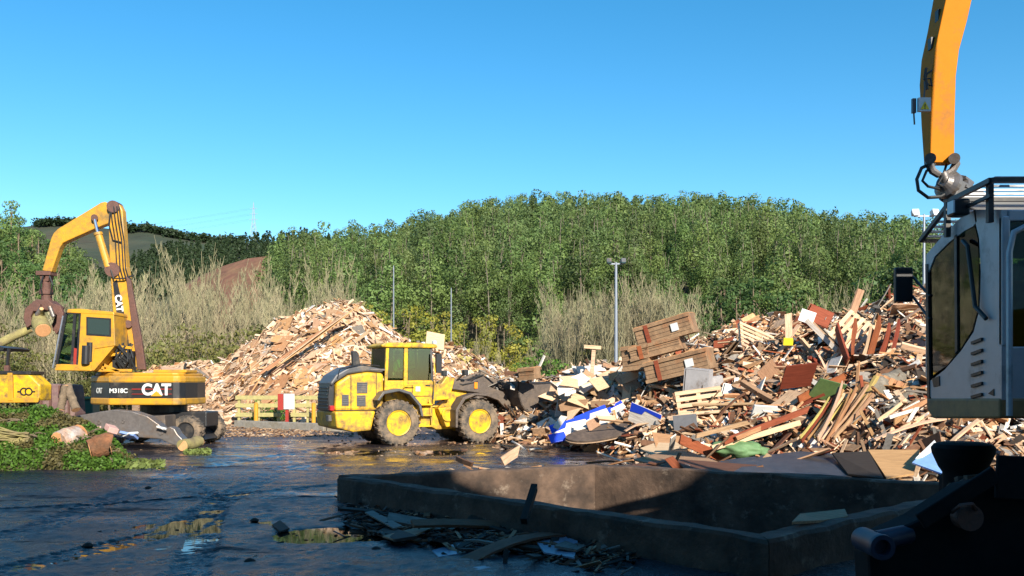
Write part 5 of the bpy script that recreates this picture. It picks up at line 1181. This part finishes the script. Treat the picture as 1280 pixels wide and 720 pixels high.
CR = 'stack of big wooden crates on the right pile'
crate(833, 413, 27.5, (4, -15, -24), (1.75, .95, .62), 'top tilted wooden crate of the stack with a red strap and white mark')
crate(822, 436, 27.6, (2, -14, -22), (1.6, .9, .42), 'flat battered wooden crate squeezed under the topmost tilted crate', mark=False)
crate(850, 457, 26.8, (3, -13, -26), (1.95, 1.0, .62), 'largest lower crate of the stack with red strap and white paper patch')
crate(800, 448, 27.8, (0, -6, -30), (.9, .8, .75), 'brown box crate wedged at the left side of the crate stack', mark=False, nstr=())
def panel(px, py, Y, rot, dims, m, nm, label, cat='panel', grp=None, bevel=.004):
    o = MB().box((0, 0, 0), dims).build(nm, m, bevel=bevel); o.location = P(px, py, Y); o.rotation_euler = Euler(tuple(R(a) for a in rot)); return tag(o, label, cat, grp)
# blue and white panels at the foot
def bluewhite(px, py, Y, rot, w, h_, label, flip=False):
    t = obj_at(px, py, Y, rot, 'blue_white_board', label, 'panel')
    MB().box((0, 0, 0), (w, .03, h_)).build('board', WM['white'], t)
    MB().xz([(-w/2, h_*.02), (-w*.1, h_*.1), (-w*.02, h_*.35), (w/2, h_*.28), (w/2, h_/2), (-w/2, h_/2)], -.024, -.017).build('blue_face', M['blue'], t); return t
bluewhite(712, 536, 26.2, (-42, -16, 6), 1.1, .62, 'blue and white laminate panel lying lowest at the left foot of the pile')
bluewhite(742, 524, 26.6, (-35, -22, 4), 1.0, .62, 'blue and white panel tucked behind the lowest blue panel')
bluewhite(768, 516, 27, (-40, -30, 10), .8, .5, 'small blue edged panel above the dark oval board')
panel(697, 547, 25.8, (-40, -10, 15), (.5, .05, .3), M['blue'], 'blue_block', 'small deep blue block at the lower left end of the panels')
bluewhite(806, 522, 24.6, (10, 20, -38), 1.0, .55, 'blue topped open white drawer right of the dark oval board')
for k, (u, py_, r_) in enumerate(((705, 546, 20), (728, 538, -35), (742, 530, 50), (758, 522, 15), (700, 528, 70), (778, 528, -20), (720, 552, 5))):
    o = link('wooden_board', board_mesh('sheet', ['pale', 'white', 'tan'][k % 3])); o.matrix_world = Matrix.Translation(P(u, py_, 25.9))@orient(Vector((.1, -.8, .75)), .12, ang=R(r_)).to_4x4(); o.scale = (.3, .28, 1)
    tag(o, 'small pale broken board lying over the blue and white panels', 'board', 'small boards lying over the blue panels')
# oval dark board
t = obj_at(752, 541, 25.6, (-66, -10, 4), 'oval_board', 'dark grey-brown oval board with a pale edge at the foot of the pile', 'board')
b = MB(); pts = [(1.05*math.cos(a)*(1+.04*math.sin(3*a)), .42*math.sin(a)) for a in np.linspace(0, 2*math.pi, 36, endpoint=False)]; b.xz(pts, -.03, .03); b.build('board', mat('stained_board', (.13, .09, .065), .8, c2=(.07, .05, .04), scale=3, var=.3), t); MB().xz([(p[0]*1.01, p[1]*1.02) for p in pts], .031, .055).build('edge', WM['pale'], t)
panel(857, 533, 23.6, (-8, -6, -12), (.62, .05, .62), mat('slate_board', (.10, .10, .11), .6, var=.2), 'grey_board', 'upright dark grey square panel in front of the crates')
# grey cabinets
def cabinet(px, py, Y, rot, d3, m, label):
    t = obj_at(px, py, Y, rot, 'broken_cabinet', label, 'cabinet'); w, d_, h_ = d3
    for x in (-1, 1): MB().box((x*w/2, 0, 0), (.025, d_, h_)).build('side', m, t)
    for z in (-1, 1): MB().box((0, 0, z*h_/2), (w, d_, .025)).build('shelf', m, t)
    MB().box((0, d_/2, 0), (w, .015, h_)).build('back', m, t); dd = MB().box((.03, -d_/2-.012, 0), (w*.96, .02, h_*.96)).build('door', m, t); MB().box((w*.3, -d_/2-.03, 0), (.02, .02, .1)).build('handle', M['steel'], dd); return t
gcm = mat('grey_laminate', (.36, .34, .34), .5, var=.12, dirt=DIRT, dirt_amt=.3)
cabinet(872, 482, 25.4, (4, 6, -28), (.7, .4, .95), gcm, 'grey cabinet standing against the right side of the lower crate')
cabinet(893, 486, 25.6, (2, -8, -10), (.5, .35, .7), gcm, 'narrower grey cabinet right of the taller grey cabinet')
cabinet(916, 494, 24.8, (-15, 12, -20), (.6, .3, .5), M['white'], 'white broken cabinet in the middle of the right pile')
panel(922, 512, 24.2, (-10, 4, -8), (.62, .04, .6), mat('sage_board', (.22, .25, .2), .6, var=.15), 'grey_green_board', 'upright grey-green board below the white broken cabinet')
panel(960, 518, 23, (-60, 4, 10), (.9, .5, .06), M['white'], 'white_sheet', 'bright white sheet lying in the shaded middle of the pile')
# pallets
def pallet(px, py, Y, rot, label, m='pale', s=1.0):
    t = obj_at(px, py, Y, rot, 'wooden_pallet', label, 'pallet', 'wooden pallets in the right pile')
    for k in range(6): MB().box((0, (-.5+k/5)*.9, .065), (1.15, .11, .02)).build('top_slat', WM[m], t)
    for x in (-.52, 0, .52): MB().box((x, 0, .01), (.1, 1.0, .085)).build('bearer', WM[m], t)
    for y in (-.45, 0, .45): MB().box((0, y, -.045), (1.15, .1, .02)).build('bottom_slat', WM[m], t)
    t.scale = (s, s, s); return t
pallet(946, 428, 28.5, (48, 22, 12), 'pale slatted pallet leaning near the top of the pile right of the crates', s=1.15)
pallet(876, 510, 24.4, (62, -8, -6), 'pale pallet standing on edge below the crates', s=1.1)
pallet(1068, 418, 26, (50, -38, 30), 'pallet with dark gaps tilted steeply left of the red planks', s=1.1)
pallet(1108, 500, 22, (40, -55, 20), 'narrow tilted pallet beside the large grey log', 'honey')
pallet(640, 468, 30.9, (20, 10, 5), 'small brown pallet riding on top of the loader bucket', 'brown', .45)
# white crumpled boards at the left shoulder
random.seed(17)
for k in range(26):
    u = random.uniform(695, 782); y_ = random.uniform(28.5, 33); x = (u-640)/F*y_; z = CP.h(x, y_)+random.uniform(.05, .4)
    o = link('wooden_board', board_mesh('sheet', random.choice(['white', 'white', 'pale']))); o.matrix_world = Matrix.Translation((x, y_, z))@orient(Vector((0, -.8, .6)), .45).to_4x4(); s = random.uniform(.45, .85); o.scale = (s, s, 1)
    tag(o, 'broken white panel on the pale shoulder of the pile left of the crates', 'wood panel', 'broken white panels left of the crates')
for k in range(44):
    u = random.uniform(694, 792); py_ = random.uniform(470, 515)+max(0, 730-u)*.12; y_ = random.uniform(28.2, 30.4)
    o = link('wooden_board', board_mesh('sheet', random.choice(['white', 'white', 'pale', 'pale', 'tan']))); nv = Vector((random.gauss(.15, .35), -1, random.gauss(.45, .3))).normalized()
    o.matrix_world = Matrix.Translation(P(u, py_, y_))@orient(nv, .15).to_4x4(); s = random.uniform(.3, .62); o.scale = (s, s*random.uniform(.7, 1.1), 1)
    tag(o, 'broken white or pale board on the pale face of the pile left of the crates', 'board', 'broken pale boards on the face left of the crates')
t = obj_at(741, 452, 31, (0, 4, 0), 'timber_cross', 'pale timber post with a short crossbar sticking up left of the crates', 'timber post'); MB().box((0, 0, 0), (.13, .1, 1.1)).build('post', WM['pale'], t); MB().box((-.05, -.06, .5), (.6, .1, .12)).build('crossbar', WM['pale'], t)
# upright pieces
def stick(px0, py0, px1, py1, Y0, Y1, w, th_, col, label, nm='wood_plank', cat='plank', grp=None):
    a, c = P(px0, py0, Y0), P(px1, py1, Y1); o = MB().add([v for v in wobbly((c-a).length, w, th_, True).v], wobbly((c-a).length, w, th_, True).f).build(nm, WM[col] if isinstance(col, str) else col); o.matrix_world = Matrix.Translation((a+c)/2)@(c-a).to_track_quat('X', 'Y').to_matrix().to_4x4(); return tag(o, label, cat, grp)
stick(1058, 412, 1076, 362, 27, 27.4, .3, .05, 'tan', 'broad tapering tan board sticking up highest, left of the mirror')
stick(985, 392, 986, 436, 27, 27, .22, .04, 'pale', 'pale upright board near the crest with a yellow tag below it')
panel(985, 427, 26.6, (10, 0, 8), (.3, .06, .22), mat('yellow_tag', (.85, .65, .02), .4), 'yellow_box', 'small bright yellow box under the pale upright board')
G = 'red-brown planks fanned out left of the grey cab'
for a in ((1066, 448, 1070, 404, .38), (1086, 452, 1100, 402, .30), (1100, 448, 1112, 408, .26), (1060, 452, 1046, 408, .28), (1116, 440, 1124, 404, .2)):
    stick(a[0], a[1], a[2], a[3], 24.5, 25.4, a[4], .06, 'red-brown', 'red-brown plank standing in the fan left of the grey cab mirror', grp=G)
stick(1080, 452, 1090, 410, 24.4, 25.3, .34, .04, 'pale', 'broad pale board standing between the fanned red-brown planks')
cabinet(1022, 398, 27.5, (-20, 25, -20), (.75, .4, .55), WM['red-brown'], 'red-brown drawer box with a white end on the crest of the pile')
panel(1009, 396, 27.3, (-12, 20, -15), (.45, .05, .4), M['white'], 'white_board', 'small white panel against the red-brown drawer box')
for k in range(5): stick(1008+k*7, 400+k*4, 1046+k*7, 438+k*5, 26, 25.6, .13, .06, ['white', 'pale', 'dark', 'white', 'red-brown'][k], ['white', 'pale', 'dark', 'second white', 'lowest red-brown'][k]+' board of the parallel bundle sloping below the crest')
stick(998, 500, 1072, 464, 22.5, 24, .2, .05, 'red-brown', 'long narrow red-brown plank lying across the middle of the pile')
stick(1058, 536, 1096, 470, 21, 22, .12, .08, 'yellow', 'pale greenish beam leaning upward among the low fanned slats')
stick(1080, 545, 1076, 470, 21, 22, .16, .07, 'red-brown', 'upright red-brown post near the foot of the pile')
panel(1034, 488, 22.8, (-50, 12, 20), (.85, .6, .03), mat('green_board', (.09, .15, .05), .5, var=.2), 'green_board', 'tilted dark green board in the middle of the right pile')
panel(998, 470, 23.5, (-50, -6, 10), (.9, .8, .03), WM['red-brown'], 'red_brown_board', 'red-brown square panel lying left of the green board', 'panel')
random.seed(31)
for k in range(26):
    u0 = random.uniform(1000, 1060); stick(u0, random.uniform(545, 560), u0+random.uniform(25, 55), random.uniform(478, 505), 19.9+random.random(), 21.6, random.uniform(.05, .11), .03, random.choice(['pale', 'yellow', 'honey', 'tan', 'pale', 'red-brown']), 'thin slat in the fan of slats at the foot of the pile', 'wood_splinter', 'splinter', 'fan of slats at the foot of the pile')
for k in range(22):
    u0 = random.uniform(1090, 1190); y0 = random.uniform(520, 560); stick(u0, y0, u0+random.uniform(20, 60), y0-random.uniform(8, 30), 19.5+random.random(), 20.6, random.uniform(.07, .16), .03, random.choice(['pale', 'honey', 'pale', 'tan', 'white']), 'pale splintered slat below the grey cab', 'wood_splinter', 'splinter', 'pale slats below the grey cab')
random.seed(8)
log('log', P(1108, 535, 20.8), P(1163, 478, 22.6), .38, .30, mat('grey_log', (.25, .21, .16), .9, c2=(.14, .12, .09), scale=3, var=.3, bump=.8), 'large grey-brown log lying lowest beside the grey cab')
log('log', P(1082, 490, 22), P(1160, 462, 23.6), .30, .24, bpy.data.materials['grey_log'], 'grey log above the larger one beside the grey cab')
# orange-red long planks in the lower middle, green tarpaulin bundle
for i, a in enumerate(((850, 549, 952, 592, .22, 'red-brown'), (905, 552, 1010, 512, .14, 'red-brown'), (890, 560, 1000, 528, .12, 'pale'), (920, 548, 985, 520, .1, 'honey'), (870, 545, 935, 528, .1, 'tan'))):
    stick(a[0], a[1], a[2], a[3], 19.9, 20.8, a[4], .05, a[5], ['wide red-brown plank sloping down towards the pit', 'thin red-brown plank rising in the lower middle', 'long pale plank under the thin red-brown one', 'honey slat behind the green bundle', 'tan slat left of the green bundle'][i])
t = obj_at(925, 562, 20.3, (0, 4, 0), 'green_tarpaulin', 'faded green bundled tarpaulin at the foot of the right pile', 'tarpaulin')
bm = bmesh.new(); bmesh.ops.create_icosphere(bm, subdivisions=4, radius=1)
for v in bm.verts: v.co = Vector((v.co.x*.62, v.co.y*.4, v.co.z*.22))*(1+.25*noise.noise(v.co*2.2)+.08*noise.noise(v.co*7))
me = bpy.data.meshes.new('cloth'); bm.to_mesh(me); bm.free(); me.materials.append(mat('faded_green', (.12, .22, .09), .7, var=.2)); me.polygons.foreach_set('use_smooth', [True]*len(me.polygons)); link('cloth', me, t)
# front line of broken sheets by the pit
def poly_sheet(pts, m, nm, label, cat='sheet', th_=.03):
    """pts: (px,py,Y)"""
    V = [P(*p) for p in pts]; c = sum(V, Vector())/len(V); n = (V[1]-V[0]).cross(V[2]-V[0]).normalized(); b = MB(); k = len(V)
    b.add([v-c for v in V]+[v-c+n*th_ for v in V], [tuple(range(k)), tuple(range(2*k-1, k-1, -1))]+[(i, i+k, (i+1) % k+k, (i+1) % k) for i in range(k)])
    o = b.build(nm, m); o.location = c; return tag(o, label, cat)
dk = mat('shade_dark_sheet', (.045, .042, .045), .45, var=.4, scale=1.5)  # dark colour puts the shade over the debris into the sheet
poly_sheet([(868, 588, 17.4), (905, 575, 18.6), (1000, 564, 19), (1086, 570, 18.2), (1104, 598, 16.4), (1000, 592, 16.8)], dk, 'shade_dark_sheet', 'large sheet darkened to carry the shade along the far rim of the pit')
poly_sheet([(1040, 566, 18), (1086, 564, 18.4), (1105, 598, 16), (1060, 592, 16.6)], WM['dark'], 'shade_dark_sheet', 'smaller dark upright sheet at the right end of the large shade-darkened sheet')
poly_sheet([(1085, 562, 18.6), (1150, 562, 18.6), (1142, 592, 16.6), (1108, 597, 16.2)], WM['honey'], 'orange_brown_sheet', 'orange-brown plywood sheet lying near the pit below the log')
poly_sheet([(1140, 578, 16.8), (1166, 556, 18.3), (1188, 584, 16.4), (1184, 594, 16)], M['bluesheet'], 'blue_sheet', 'pale blue and white bent sheet just left of the dark swivel')
poly_sheet([(1145, 572, 17), (1168, 550, 18.4), (1176, 562, 18), (1154, 572, 17.2)], M['white'], 'white_sheet', 'white scrap resting on the pale blue bent sheet')
poly_sheet([(790, 574, 19.2), (850, 560, 20.4), (900, 578, 19), (920, 592, 17.8), (860, 590, 18)], WM['tan'], 'torn_veneer', 'torn curling tan veneer sheet overhanging the far pit corner')
poly_sheet([(778, 582, 18), (850, 574, 18.6), (985, 584, 17.6), (900, 594, 16.8)], WM['brown'], 'brown_sheet', 'brown veneer sheet along the far rim of the pit')
poly_sheet([(800, 560, 21), (835, 548, 22), (860, 560, 21), (822, 572, 20)], WM['pale'], 'pale_sheet', 'pale folded sheet right of the oval board')
poly_sheet([(815, 540, 22.4), (850, 545, 22), (842, 566, 21), (820, 560, 21)], WM['honey'], 'orange_brown_sheet', 'curled honey-coloured sheet above the torn veneer')
stick(828, 606, 850, 566, 17.1, 17.6, .07, .03, 'brown', 'thin brown stick hanging over the far pit wall', 'wood_splinter', 'splinter')
stick(836, 572, 852, 590, 17.2, 17.2, .16, .05, 'red-brown', 'short red-brown block end by the thin hanging stick')
random.seed(77)
for k in range(46):
    u = random.uniform(770, 1000); y_ = random.uniform(17.8, 21.5); x = (u-640)/F*y_; o = put(random.choice(['slat', 'slat', 'plank']), random.choice(['tan', 'honey', 'pale', 'brown', 'red-brown', 'white']), (x, y_, .08+random.uniform(0, .3)+max(0, CP.h(x, y_))), orient(Vector((0, 0, 1)), .35), 'splintered wood slat on the ground between the pile and the pit', 'wood slats between the pile and the pit', (.8, 1, 1))
    o['category'] = 'splinter'; o.name = 'wood_splinter'
for k in range(70):
    u = random.uniform(560, 800); y_ = random.uniform(17.6, 20) if u < 790 and k % 2 else random.uniform(26, 31.5); x = (u-640)/F*y_
    if y_ > 25 and u < 610: continue
    o = put('slat', random.choice(['pale', 'white', 'honey', 'tan']), (x, y_, .06+random.uniform(0, .12)+max(0, CP.h(x, y_))), orient(Vector((0, 0, 1)), .2), 'pale splinter on the wet ground '+('at the left rim of the pit' if y_ < 22 else 'at the foot of the right pile'), 'splinters on the wet ground', (random.uniform(.4, 1), 1.2, 1)); o['category'] = 'splinter'; o.name = 'wood_splinter'
stick(571, 573, 590, 581, 19, 18.3, .1, .05, 'brown', 'dark brown stick lying by the left rim of the pit')
stick(628, 577, 648, 564, 19.4, 19.8, .22, .03, 'pale', 'curled pale splinter by the far left rim of the pit')
stick(655, 652, 668, 609, 10.8, 11.3, .09, .08, 'dark', 'dark stub of timber standing against the near pit wall')
# pit near corner: chipped capping plank on the wall
poly_sheet([(990, 652, 9.45), (1000, 642, 10.1), (1056, 636, 10.7), (1060, 645, 10.35), (1030, 650, 10.0)], WM['tan'], 'splintered_plank', 'splintered pale plank on the near right rim of the pit', 'plank')
# bucket load
random.seed(41)
for k in range(26):
    p = LO+Vector((math.cos(th), math.sin(th), 0))*random.uniform(3.9, 5.7)+Vector((0, 0, random.uniform(1.98, 2.25)))-rr_*random.uniform(.2, 2.0)
    put(random.choice(['slat', 'plank', 'slat']), random.choice(['pale', 'grey', 'brown', 'tan', 'white']), p, orient(Vector((0, 0, 1)), .4), 'broken wood piece heaped in the raised loader bucket', 'wood heaped in the loader bucket', (.6, 1, 1))
crate(662, 467, 30.6, (5, -4, -30), (.62, .5, .4), 'small brown box crate on top of the load in the loader bucket', mark=False, nstr=())
# white scrap sticking up behind the loader cab, top of the far pile
panel(544, 426, 56, (-20, 10, 20), (1.2, .05, 1.1), WM['pale'], 'wooden_board', 'pointed pale panel on the crest of the far pile behind the cab')
random.seed(43)
for k in range(60):
    u = random.gauss(572, 13); y_ = random.uniform(50, 57); x = (u-640)/F*y_; o = put('slat', 'yellow', (x, y_, BP.h(x, y_)+.2), orient(BP.nrm(x, y_), .5), 'yellow-green cut branch in the patch right of the loader cab', 'yellow-green branches right of the loader cab', (1.2, 1.5, 1.5)); o['category'] = 'branch'; o.name = 'cut_branch'

# ================================================================== FENCE, SIGN, KERB
FY = 43.0
def fence(u0, u1, label):
    o0 = P(u0, 481, FY); o0.z = 0; t = thing('rail_fence', o0, 0, label, 'fence', 'weathered rail fence sections'); W_ = (u1-u0)/F*FY
    n = 3
    for k in range(n): MB().box((W_*k/(n-1), 0, .72), (.13, .13, 1.45)).build('post', M['fence'], t, bevel=.01)
    for z in (.55, 1.0, 1.38):
        for y in (-.1,): MB().box((W_/2, y, z), (W_+.3, .08, .2)).build('rail', M['fence'], t, bevel=.01)
fence(299, 348, 'weathered yellow-green rail fence left of the red and white sign'); fence(368, 402, 'weathered yellow-green rail fence right of the red and white sign')
for u, lb in ((392, 'nearest the loader'), (320, 'in front of the left fence')):
    o0 = P(u, 481, FY-.8); o0.z = 0; t = thing('yellow_bollard', o0, 0, 'short yellow bollard '+lb, 'bollard'); MB().cyl((0, 0, 0), (0, 0, 1.1), .1, n=14).build('post', M['yelc'], t); MB().cyl((0, 0, 1.1), (0, 0, 1.15), .105, .06, 14).build('cap', M['yelc'], t)
o0 = P(359, 481, 41.5); o0.z = 0; t = thing('notice_sign', o0, 0, 'white notice board with a red side box on a red post by the rail fence', 'sign')
MB().box((0, 0, .7), (.14, .14, 1.4)).build('post', M['red'], t); MB().box((-.28, 0, 1.2), (.26, .3, .75)).build('side_box', M['red'], t, bevel=.01); MB().box((.12, -.12, 1.22), (.5, .05, .72)).build('board', M['white'], t, bevel=.01)
for k in range(3): MB().box((.12, -.148, 1.4-k*.13), (.3-.05*k, .004, .03)).build('faded_line', mat('faded_print', (.6, .55, .5), .6), t)
b = MB(); a = P(296, 481, 42); c = P(408, 481, 38.5); a.z = c.z = .12; b.bar(a, c, .35, .4)
o = b.build('concrete_kerb', M['kerb'], bevel=.03); tag(o, 'low pale concrete kerb in front of the rail fence', 'kerb')
b = MB(); a = P(408, 481, 38.5); c = P(452, 481, 38); a.z = c.z = .12; b.bar(a+Vector((.1, 0, 0)), c, .35, .4); tag(b.build('concrete_kerb', M['kerb'], bevel=.03), 'low pale concrete kerb behind the rear of the wheel loader', 'kerb')
random.seed(50)
for u in (322, 345, 352): 
    plant('weed_clump', BSH[random.randrange(3)], ((u-640)/F*44.2, 44.2, 0), random.uniform(0, 6), (.42, .42, .42), 'bright green weeds growing behind the rail fence', 'weeds', 'green weeds behind the rail fence')

# chips on the ground
Q = []; cc = []
random.seed(60)
for k in range(2600):
    r_ = random.random()
    if r_ < .55: u = random.gauss(330, 60); y_ = random.uniform(34, 45)
    elif r_ < .72: u = random.uniform(560, 900); y_ = random.choice([random.uniform(17.8, 20), random.uniform(27, 31)])
    else: u = random.uniform(150, 760); y_ = random.uniform(20, 40)
    x = (u-640)/F*y_; s = random.uniform(.03, .11)
    if r_ >= .72: s *= .45
    mt = np.array(orient(Vector((0, 0, 1)), .25)); V = (BOXV*np.array([s*1.8, s*.8, .02]))@mt.T+np.array([x, y_, .015])
    for f in BOXF: Q.append(V[list(f)])
    c = np.array(WOODC[random.choice(['pale', 'tan', 'honey', 'tan', 'brown'])])*random.uniform(.4, .9); cc += [c]*6
tag(link('wood_chips', quad_cloud('wood_chips', np.array(Q), PM, np.array(cc))), kind='stuff')
Q = []; cc = []
for k in range(2600):   # dark crumbs and mud clods over the wet foreground
    y_ = random.uniform(5.5, 26)**1; x = random.uniform(-14, 3.5) if y_ > 15 else random.uniform(-9, 2.2)
    if x > -2.9 and y_ > 9+abs(x-2.5)*1.0-.2 and y_ < 17.5: continue
    n_ = noise.noise(Vector((x*.5, y_*.8, 4))); 
    if n_ < -.05 and random.random() < .75: continue
    s = random.uniform(.006, .022)*(2.2 if random.random() < .03 else 1); mt = np.array(orient(Vector((0, 0, 1)), .3)); V = (BOXV*np.array([s*2.2, s*1.2, s*.6]))@mt.T+np.array([x, y_, s*.25])
    for f in BOXF: Q.append(V[list(f)])
    c = np.array((.03, .024, .02) if random.random() < .85 else (.2, .14, .09))*random.uniform(.5, 1.3); cc += [c]*6
tag(link('mud_crumbs', quad_cloud('mud_crumbs', np.array(Q), PM, np.array(cc))), kind='stuff')

# ---- debris at the foot of the near pit wall, shade deepened in its colours
random.seed(70)
GN = 'shaded boards at the foot of the near pit wall'
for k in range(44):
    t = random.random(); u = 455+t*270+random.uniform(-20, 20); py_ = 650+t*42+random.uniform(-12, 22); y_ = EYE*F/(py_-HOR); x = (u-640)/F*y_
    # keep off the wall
    o = put(random.choice(['slat', 'slat', 'plank']), random.choice(['dark', 'brown', 'dark', 'brown', 'dark', 'grey']), (x, y_, .02+random.uniform(0, .07)), orient(Vector((0, 0, 1)), .12, ang=random.gauss(.15, 1.6)), 'board coloured darker for the shade against the near pit wall', GN, (random.uniform(.5, .9), random.uniform(1, 2), 1))
def gsheet(pts, m, nm, label, z=.06): 
    V = []
    for p in pts: Y = (EYE-z)*F/(p[1]-HOR); V.append((p[0], p[1], Y))
    return poly_sheet(V, m, nm, label, th_=.02)
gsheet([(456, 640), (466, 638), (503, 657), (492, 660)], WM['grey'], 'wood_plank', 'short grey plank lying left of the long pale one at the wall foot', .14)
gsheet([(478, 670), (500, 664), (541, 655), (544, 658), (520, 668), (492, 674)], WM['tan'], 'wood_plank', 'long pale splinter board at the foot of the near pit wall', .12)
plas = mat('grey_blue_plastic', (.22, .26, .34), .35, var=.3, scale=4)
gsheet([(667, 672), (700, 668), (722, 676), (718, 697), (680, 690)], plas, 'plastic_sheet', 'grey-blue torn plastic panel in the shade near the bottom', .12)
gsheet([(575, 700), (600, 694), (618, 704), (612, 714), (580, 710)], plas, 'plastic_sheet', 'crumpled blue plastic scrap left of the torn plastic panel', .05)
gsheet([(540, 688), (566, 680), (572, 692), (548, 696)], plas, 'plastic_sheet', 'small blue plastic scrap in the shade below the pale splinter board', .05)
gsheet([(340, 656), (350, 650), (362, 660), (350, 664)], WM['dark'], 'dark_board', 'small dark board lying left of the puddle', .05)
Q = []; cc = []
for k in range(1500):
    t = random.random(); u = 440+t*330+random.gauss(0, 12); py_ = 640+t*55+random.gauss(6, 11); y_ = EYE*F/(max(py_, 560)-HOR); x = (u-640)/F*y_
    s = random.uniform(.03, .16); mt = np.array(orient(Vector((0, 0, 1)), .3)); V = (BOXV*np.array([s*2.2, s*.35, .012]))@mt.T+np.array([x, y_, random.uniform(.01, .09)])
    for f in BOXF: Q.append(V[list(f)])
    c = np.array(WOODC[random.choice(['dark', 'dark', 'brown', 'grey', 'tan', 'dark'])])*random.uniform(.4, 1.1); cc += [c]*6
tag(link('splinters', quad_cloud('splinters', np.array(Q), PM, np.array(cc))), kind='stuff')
for k, (u, py_) in enumerate(((110, 685), (318, 653), (312, 705), (185, 612), (470, 690))):
    Y = EYE*F/(py_-HOR); o = MB().lathe((0, 0, 0), (0, 0, 1), [(-.02, .05), (.0, .07), (.02, .05), (.035, .02)], 7).build('mud_clod', WM['dark']); o.location = ((u-640)/F*Y, Y, .03); o.rotation_euler = (0, 0, k); tag(o, 'dark clod of mud on the wet yard '+['at the lower left', 'left of the puddle', 'at the bottom edge', 'at the shade line', 'by the wall foot'][k], 'mud clod', 'dark clods on the wet yard')

# ================================================================== BRUSH HEAP AT THE LEFT
def brush_h(x, y):
    u = PX(x, y); top = interp(u, [(-150, 500), (0, 516), (40, 515), (75, 520), (110, 532), (130, 545), (150, 565), (168, 588)]); yf = interp(u, [(-150, 19), (0, 20.2), (130, 20.3), (170, 21)]); yc = 23.0
    zc = max(.0, EYE-(top-HOR)/F*yc); t = (y-yf)/(yc-yf)
    if t <= 0: return -.05
    n = .12*noise.noise(Vector((x*1.5, y*1.5, 2)))
    return zc*min(1, t)**.75*(1 if t < 1 else max(0, 1-(t-1)**1.5))+n*min(1, t*3)
b = MB(); nx, ny = 50, 26; vs = []
for j in range(ny):
    for i in range(nx):
        u = -150+(172+150)*i/(nx-1); y = 19.6+(26.2-19.6)*j/(ny-1); x = (u-640)/F*y; vs.append((x, y, brush_h(x, y)-.06))
b.add(vs, [(j*nx+i, j*nx+i+1, (j+1)*nx+i+1, (j+1)*nx+i) for j in range(ny-1) for i in range(nx-1)])
tag(b.build('brush_mound', mat('leaf_litter', (.06, .09, .02), .9, c2=(.1, .07, .035), scale=3, var=.4, bump=.6)), kind='stuff')
C = []; gc = []
for k in range(30000):
    u = RNG.uniform(-150, 172); y = RNG.uniform(19.9, 24.2); x = (u-640)/F*y; z = brush_h(x, y)
    if z < 0: continue
    C.append((x, y, z+RNG.uniform(-.03, .16))); g = RNG.uniform(.5, 1.35); n_ = noise.noise(Vector((x*1.1, y*1.1, 7)))
    gc.append(np.array([.075, .15, .018])*g if n_ > -.1 else np.array([.13, .11, .04])*g)
Qb = leaf_quads(np.array(C), .095); 
tag(link('green_brush', quad_cloud('green_brush', Qb, translucent(mat('brush_leaf', (.1, .2, .02), .6, attr='col', spec=.3)), np.array(gc))), kind='stuff')
# grass tufts at the toe and past the log end
C = []; gc = []
for k in range(1500):
    u = RNG.choice([RNG.uniform(110, 205), RNG.uniform(232, 262)]); y = RNG.uniform(20.6, 22.5) if u < 205 else RNG.uniform(24.8, 26); x = (u-640)/F*y; C.append((x, y, RNG.uniform(.01, .12))); gc.append(np.array([.16, .2, .05])*RNG.uniform(.5, 1.3))
tag(link('grass', quad_cloud('grass', leaf_quads(np.array(C), .16), bpy.data.materials['brush_leaf'], np.array(gc))), kind='stuff')
random.seed(90)
log('log', P(74, 553, 21.3), P(100, 542, 21.9), .27, .25, mat('white_bark', (.5, .45, .42), .85, c2=(.4, .2, .1), scale=2.5, var=.3, bump=.6), 'thick log with whitish peeling bark in the brush heap')
log('log', P(112, 562, 20.8), P(136, 556, 21.0), .24, .29, mat('red_bark', (.30, .12, .05), .85, c2=(.12, .06, .03), scale=3, var=.35, bump=.9), 'stout reddish split log at the right end of the brush heap')
log('log', P(228, 557, 25.4), P(250, 552, 26.2), .17, .16, M['birch'], 'small round log end just right of the steel arm')
for k in range(26):
    a = P(random.uniform(-30, 18), random.uniform(535, 575), 20.6); c = P(random.uniform(26, 38), random.uniform(540, 556), 21.2); a = P(random.uniform(-60, -20), random.uniform(520, 590), 20.7)
    o = MB().tube([a, a.lerp(c, .5)+Vector((0, 0, random.uniform(-.03, .05))), c], [.026, .022, .016], 6).build('cut_pole', M['birch']); tag(o, 'thin pale green pole in the bundle at the left end of the brush heap', 'pole', 'bundle of thin cut poles in the brush heap')
for k in range(24):
    u = random.uniform(0, 150); y = random.uniform(20.6, 22.4); x = (u-640)/F*y; z = brush_h(x, y)+.08; a = random.uniform(0, 6.28); L_ = random.uniform(.3, .8); v = Vector((math.cos(a), math.sin(a)*.6, random.uniform(-.1, .35)))*L_
    o = MB().tube([(x, y, z), Vector((x, y, z))+v*.5+Vector((0, 0, .04)), Vector((x, y, z))+v], [.022, .018, .008], 5).build('twig', M['bark']); tag(o, 'brown twig sticking out of the green brush heap', 'twig', 'twigs in the brush heap')
